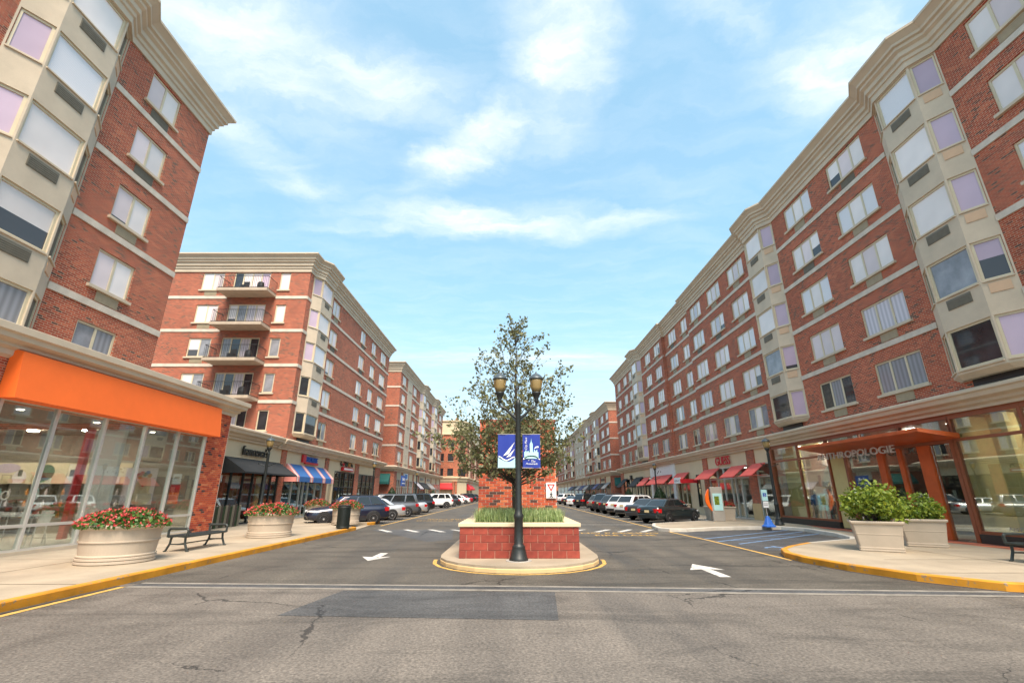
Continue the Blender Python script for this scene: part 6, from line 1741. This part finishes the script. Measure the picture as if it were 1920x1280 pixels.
def car_meshes(kind, paint):
    s = SPECS[kind]; h = s['L'] / 2; W = s['W']; out = {}
    tail = s['deck'] if not s['rear_hatch'] else s['belt']
    # stations: x, bottom z, top z, half width low, half width at top
    st = [(-h, 0.55, tail - 0.22, W * 0.80, W * 0.74), (-h + 0.06, s['bot'] + 0.12, tail - 0.08, W * 0.90, W * 0.83), (-h + 0.22, s['bot'] + 0.04, tail, W * 0.96, W * 0.87),
          (-h + 0.7, s['bot'], s['belt'] + (0.0 if s['rear_hatch'] else 0.04), W, W * 0.90), (-0.4, s['bot'], s['belt'], W, W * 0.90), (0.6, s['bot'], s['belt'] - 0.01, W, W * 0.90),
          (1.05, s['bot'], s['hood'], W, W * 0.88), (h - 0.9, s['bot'], s['hood'] - 0.04, W * 0.99, W * 0.86), (h - 0.4, s['bot'] + 0.02, s['hood'] - 0.10, W * 0.96, W * 0.82),
          (h - 0.12, s['bot'] + 0.06, s['hood'] - 0.19, W * 0.88, W * 0.74), (h, 0.42, s['hood'] - 0.34, W * 0.76, W * 0.64)]
    b = MB(); rings = []
    for x, zb, zt, wl_, wt_ in st:
        half = [(0.0, zb), (wl_ * 0.88, zb), (wl_ * 0.985, zb + 0.12), (wl_ * 1.0, zb + (zt - zb) * 0.45), (wl_ * 0.985, zb + (zt - zb) * 0.68), (wt_, zt - 0.04), (wt_ * 0.86, zt), (0.0, zt + 0.035)]
        rg = [(x, y, z) for y, z in half] + [(x, -y, z) for y, z in reversed(half[1:-1])]
        rings.append(rg)
    n = len(rings[0])
    for A, B_ in zip(rings, rings[1:]):
        o = len(b.v); b.v += A + B_
        for i in range(n):
            b.f.append((o + i, o + (i + 1) % n, o + n + (i + 1) % n, o + n + i)); b.mi.append(0)
    for rg in (rings[0], rings[-1]):
        b.add(rg, [tuple(range(n))])
    body = b.mesh('body', 'paint_' + paint, True)
    bm = bmesh.new(); bm.from_mesh(body); bmesh.ops.remove_doubles(bm, verts=bm.verts[:], dist=0.0005); bmesh.ops.recalc_face_normals(bm, faces=bm.faces[:]); bm.to_mesh(body); bm.free()
    out['body'] = body
    # greenhouse
    c0, c1 = s['cab']; t0, t1 = s['top']; zb, zt = s['belt'] - 0.05, s['roof']
    wb, wt_ = W * 0.88, W * 0.70
    mid = (t0 + t1) / 2
    g = MB()
    loops = [[(c0, -wb * 0.94), (c1, -wb * 0.90), (c1, wb * 0.90), (c0, wb * 0.94)], [(t0 - 0.03, -wt_ * 0.96), (t1 + 0.05, -wt_ * 0.96), (t1 + 0.05, wt_ * 0.96), (t0 - 0.03, wt_ * 0.96)]]
    lo = [(x, y, zb) for x, y in loops[0]]; hi = [(x, y, zt - 0.05) for x, y in loops[1]]
    rf = [(t0 + 0.25, -wt_ * 0.7, zt), (t1 - 0.25, -wt_ * 0.7, zt), (t1 - 0.25, wt_ * 0.7, zt), (t0 + 0.25, wt_ * 0.7, zt)]
    g.add(lo + hi + rf, [(0, 1, 5, 4), (1, 2, 6, 5), (2, 3, 7, 6), (3, 0, 4, 7), (4, 5, 9, 8), (5, 6, 10, 9), (6, 7, 11, 10), (7, 4, 8, 11), (8, 9, 10, 11)])
    cab = g.mesh('cabin', 'paint_' + paint, False)
    bevel(cab, 0.07, 3); cab.polygons.foreach_set('use_smooth', [True] * len(cab.polygons))
    out['cabin'] = cab
    def on(face, u, v, off):
        a, b_, c, d = [Vector(p) for p in face]
        p = (a * (1 - u) + b_ * u) * (1 - v) + (d * (1 - u) + c * u) * v
        nn = (b_ - a).cross(d - a).normalized()
        return p + nn * off
    def pane(face, u0, u1, v0, v1, sl0=0.0, sl1=0.0):
        q = MB(); o_ = 0.012
        pts = [on(face, u0, v0, o_), on(face, u1, v0, o_), on(face, u1 - sl1, v1, o_), on(face, u0 + sl0, v1, o_)]
        ins = [on(face, u0, v0, -0.02), on(face, u1, v0, -0.02), on(face, u1 - sl1, v1, -0.02), on(face, u0 + sl0, v1, -0.02)]
        q.add(pts + ins, [(0, 1, 2, 3), (0, 1, 5, 4), (1, 2, 6, 5), (2, 3, 7, 6), (3, 0, 4, 7)])
        return q
    right = (lo[0], lo[1], hi[1], hi[0]); left = (lo[2], lo[3], hi[3], hi[2])
    back = (lo[3], lo[0], hi[0], hi[3]); front = (lo[1], lo[2], hi[2], hi[1])
    wl_ = []
    if s['rear_hatch']:
        cuts = [(0.06, 0.27, 0.03, 0.0), (0.30, 0.58, 0.0, 0.0), (0.61, 0.93, 0.0, 0.10)]
    else:
        cuts = [(0.14, 0.46, 0.07, 0.0), (0.49, 0.93, 0.0, 0.12)]
    for u0, u1, a, c in cuts:
        wl_.append(pane(right, u0, u1, 0.20, 0.92, a, c).mesh('side_window', 'car_glass'))
        wl_.append(pane(left, 1 - u1, 1 - u0, 0.20, 0.92, c, a).mesh('side_window', 'car_glass'))
    out['side_window'] = wl_
    out['rear_window'] = [pane(back, 0.08, 0.92, 0.16 if s['rear_hatch'] else 0.1, 0.90).mesh('rear_window', 'car_glass')]
    out['windscreen'] = [pane(front, 0.05, 0.95, 0.12, 0.93).mesh('windscreen', 'car_glass')]
    # chrome line below the windows
    ch = MB()
    for sy in (-1, 1):
        ch.tube((c0 + 0.15, sy * (wb * 0.935), zb + 0.10), (c1 - 0.1, sy * (wb * 0.905), zb + 0.10), 0.012, n=5)
    out['window_trim'] = [ch.mesh('window_trim', 'chrome')]
    xw = (-h + 0.98, h - 0.92)
    out['wheels'] = [(x, sy * (W - 0.065), sy) for x in xw for sy in (-1, 1)]
    wa = []
    for x in xw:
        for sy in (-1, 1):
            q = MB(); N = 20
            for i in range(N):       # arch: dark opening with a lip
                a0, a1 = math.pi * i / N, math.pi * (i + 1) / N
                r0, r1 = s['wr'] + 0.015, s['wr'] + 0.075
                y0, y1 = sy * (W + 0.004), sy * (W + 0.018)
                P_ = lambda a, r_, y: (x + math.cos(a) * r_, y, s['wr'] + math.sin(a) * r_)
                q.quad(P_(a0, r0, y1), P_(a1, r0, y1), P_(a1, r1, y0), P_(a0, r1, y0))
                q.quad(P_(a0, r0, y1), P_(a1, r0, y1), P_(a1, r0, sy * (W - 0.3)), P_(a0, r0, sy * (W - 0.3)))
            q.add([(x + math.cos(2 * math.pi * i / 24) * (s['wr'] + 0.02), sy * (W + 0.003), s['wr'] + math.sin(2 * math.pi * i / 24) * (s['wr'] + 0.02)) for i in range(24)], [tuple(range(24))], 0)
            wa.append(q.mesh('wheel_arch', 'car_black'))
    out['wheel_arch'] = wa
    # lower cladding and bumpers
    cl = MB()
    for sy in (-1, 1):
        cl.box(xw[0] + s['wr'] + 0.06, sy * W - (0.02 if sy > 0 else 0.01), s['bot'] - 0.02, xw[1] - s['wr'] - 0.06, sy * W + (0.01 if sy > 0 else 0.02), s['bot'] + 0.13)
    out['sill_cladding'] = [cl.mesh('sill_cladding', 'car_black')]
    bmp = MB(); bmp.prism([(-h - 0.03, -W * 0.72), (-h + 0.12, -W * 0.90), (-h + 0.3, -W * 0.955), (-h + 0.3, W * 0.955), (-h + 0.12, W * 0.90), (-h - 0.03, W * 0.72)], s['bot'] + 0.10, s['bot'] + 0.32)
    out['bumper'] = [bevel(bmp.mesh('bumper', 'car_black' if s['rear_hatch'] else 'paint_' + paint), 0.02, 1)]
    fb_ = MB(); fb_.prism([(h + 0.02, W * 0.55), (h - 0.12, W * 0.83), (h - 0.35, W * 0.95), (h - 0.35, -W * 0.95), (h - 0.12, -W * 0.83), (h + 0.02, -W * 0.55)], s['bot'] + 0.05, s['bot'] + 0.24)
    out['bumper'].append(bevel(fb_.mesh('bumper', 'car_black'), 0.02, 1))
    tl, hl = [], []
    zt_ = s['belt'] - 0.10 if s['rear_hatch'] else s['deck'] - 0.16
    for sy in (-1, 1):
        q = MB(); q.prism([(-h + 0.005, sy * W * 0.50), (-h - 0.012, sy * W * 0.74), (-h + 0.07, sy * W * 0.915), (-h + 0.30, sy * W * 0.985), (-h + 0.34, sy * W * 0.90), (-h + 0.1, sy * W * 0.5)], zt_ - 0.22, zt_)
        tl.append(q.mesh('tail_light', 'tail_red'))
        q = MB(); zh = s['hood'] - 0.24
        q.prism([(h - 0.02, sy * W * 0.56), (h - 0.13, sy * W * 0.80), (h - 0.42, sy * W * 0.945), (h - 0.50, sy * W * 0.88), (h - 0.3, sy * W * 0.55)], zh - 0.09, zh + 0.06)
        hl.append(q.mesh('headlight', 'lamp_clear'))
    out['tail_light'] = tl; out['headlight'] = hl
    zp = (s['bot'] + 0.55) if s['rear_hatch'] else s['bot'] + 0.42
    out['licence_plate'] = [MB().box(-h - 0.025, -0.16, zp, -h + 0.12, 0.16, zp + 0.14).mesh('licence_plate', 'plate')]
    gm = MB().box(h - 0.14, -W * 0.42, s['bot'] + 0.28, h + 0.012, W * 0.42, s['bot'] + 0.44)
    out['radiator_grille'] = [gm.mesh('radiator_grille', 'car_black')]
    mi_ = []
    for sy in (-1, 1):
        m_ = MB().lathe([(0.02, -0.08), (0.085, -0.05), (0.09, 0.03), (0.03, 0.08)], n=10, sx=0.7, sy=1.1); 
        m_.v = [(x + c1 - 0.55, y + sy * (W + 0.05), z + s['belt'] + 0.08) for x, y, z in m_.v]
        mi_.append(m_.mesh('mirror', 'paint_' + paint, True))
    out['mirror'] = mi_
    if kind != 'sedan':
        rr = MB()
        for sy in (-1, 1):
            rr.tube((t0 + 0.25, sy * wt_ * 0.80, zt - 0.0), (t1 - 0.1, sy * wt_ * 0.80, zt - 0.0), 0.016, n=5)
        out['roof_rail'] = [rr.mesh('roof_rail', 'car_black' if paint != 'silver' else 'chrome')]
    return out
_wh = {}
def wheel_meshes(r):
    if r not in _wh:
        ty = MB().lathe([(r * 0.66, -0.10), (r * 0.93, -0.105), (r, -0.07), (r, 0.07), (r * 0.93, 0.105), (r * 0.66, 0.10)], n=28).mesh('tyre', 'tyre', True)
        rm_ = MB().lathe([(r * 0.66, 0.085), (r * 0.68, 0.100), (r * 0.60, 0.100), (r * 0.57, 0.06)], n=24)
        for i in range(10):
            a = 2 * math.pi * i / 10
            c, q = math.cos(a), math.sin(a); tx, tyy = -q, c
            w0, w1 = 0.035, 0.022
            rm_.add([(c * 0.05 + tx * w0, q * 0.05 + tyy * w0, 0.085), (c * 0.05 - tx * w0, q * 0.05 - tyy * w0, 0.085), (c * r * 0.62 - tx * w1, q * r * 0.62 - tyy * w1, 0.095), (c * r * 0.62 + tx * w1, q * r * 0.62 + tyy * w1, 0.095)], [(0, 1, 2, 3)])
        rm_.lathe([(0.06, 0.06), (0.055, 0.10), (0.02, 0.105)], n=10)
        rim = rm_.mesh('rim', 'rim')
        hub = MB().lathe([(r * 0.62, 0.02), (r * 0.62, 0.03)], n=20).mesh('brake_disc', 'car_black')
        for me in (ty, rim, hub):
            me.transform(Matrix.Rotation(R(90), 4, 'X'))     # axle along y, outer face toward -y
        _wh[r] = (ty, rim, hub)
    return _wh[r]
_protos = {}
def car(kind, paint, x, y, heading, label, group):
    key = (kind, paint)
    if key not in _protos:
        _protos[key] = car_meshes(kind, paint)
    m_ = _protos[key]
    t = thing('parked_car', label, 'car', (x, y, 0), heading, group)
    link('body', m_['body'], t); link('cabin', m_['cabin'], t)
    for nm in ('side_window', 'rear_window', 'windscreen', 'window_trim', 'wheel_arch', 'sill_cladding', 'bumper', 'tail_light', 'headlight', 'licence_plate', 'radiator_grille', 'mirror', 'roof_rail'):
        for me in m_.get(nm, []):
            link(nm, me, t)
    r = SPECS[kind]['wr']
    ty, rim, hub = wheel_meshes(r)
    for wx, wy, sy in m_['wheels']:
        w = link('wheel', ty, t, (wx, wy, r), 0.0 if sy < 0 else R(180))
        link('rim', rim, w); link('brake_disc', hub, w)
    return t
GL, GR = 'cars parked along the left', 'cars parked along the right'
def left_car(kind, paint, uy, label, hd=28):
    """uy: y of the near-side rear wheel, which stands at x=-8.3 beside the lane"""
    s = SPECS[kind]; h = s['L'] / 2
    ang = R(180 + hd)
    fx, fy = math.cos(ang), math.sin(ang); lx, ly = -fy, fx
    rear = -h + 0.98
    # near side is the car's left (toward -y)
    x = -8.35 - rear * fx - lx * s['W'] * 0.9; y = uy - rear * fy - ly * s['W'] * 0.9
    return car(kind, paint, x, y, ang, label, GL)
left_car('suv', 'navy', 29.8, 'dark navy SUV parked nose-in behind the flower planter on the left')
left_car('sedan', 'silver', 34.4, 'silver sedan beside the navy SUV on the left')
left_car('van', 'grey', 39.3, 'grey minivan between the silver sedan and the black SUV')
left_car('bigsuv', 'black', 47.5, 'big black SUV on the left beyond the grey minivan')
left_car('bigsuv', 'white', 62.5, 'white SUV with black windows on the left beyond the black SUV')
left_car('suv', 'darkgrey', 70.5, 'dark SUV just beyond the white SUV on the left')
left_car('suv', 'white', 77, 'smaller white SUV far along the left row')
left_car('sedan', 'white', 88, 'white sedan far along the left row')
left_car('sedan', 'red', 94, 'red car far along the left row')
left_car('bigsuv', 'black', 102, 'black SUV almost at the end of the left row')
left_car('suv', 'darkgrey', 116, 'last dark car of the left row')
left_car('sedan', 'silver', 43.3, 'low silver car hidden between the minivan and black SUV')
def right_car(kind, paint, ry, label):
    """ry: y of the rear centre at the lane edge"""
    s = SPECS[kind]; h = s['L'] / 2; ang = R(38)
    x = 8.35 + math.cos(ang) * h; y = ry + math.sin(ang) * h
    return car(kind, paint, x, y, ang, label, GR)
right_car('sedan', 'greenblack', 30.6, 'dark sedan nearest on the right with red tail lights toward the camera')
right_car('sedan', 'darkgrey', 34.0, 'dark grey sedan mostly hidden behind the nearest dark sedan')
right_car('suv', 'white', 37.5, 'white crossover with sloping roof, nearer of the two white ones')
right_car('suv', 'white', 40.9, 'white SUV beyond the white crossover on the right')
right_car('suv', 'darkgrey', 44.3, 'dark grey SUV between the white SUV and the black one')
right_car('bigsuv', 'darkgrey', 47.7, 'tall dark SUV left of the white cars on the right side')
right_car('suv', 'bronze', 51.2, 'bronze SUV with red tail lights at the end of the near right row')
right_car('bigsuv', 'black', 62.5, 'black SUV standing apart beyond the empty bays on the right')
right_car('sedan', 'white', 71.0, 'white sedan beyond the black SUV on the right')
right_car('sedan', 'black', 78.0, 'black sedan far along the right row')
right_car('bigsuv', 'white', 86.0, 'white SUV far along the right row')
right_car('sedan', 'silver', 96.0, 'last silver car of the right row')
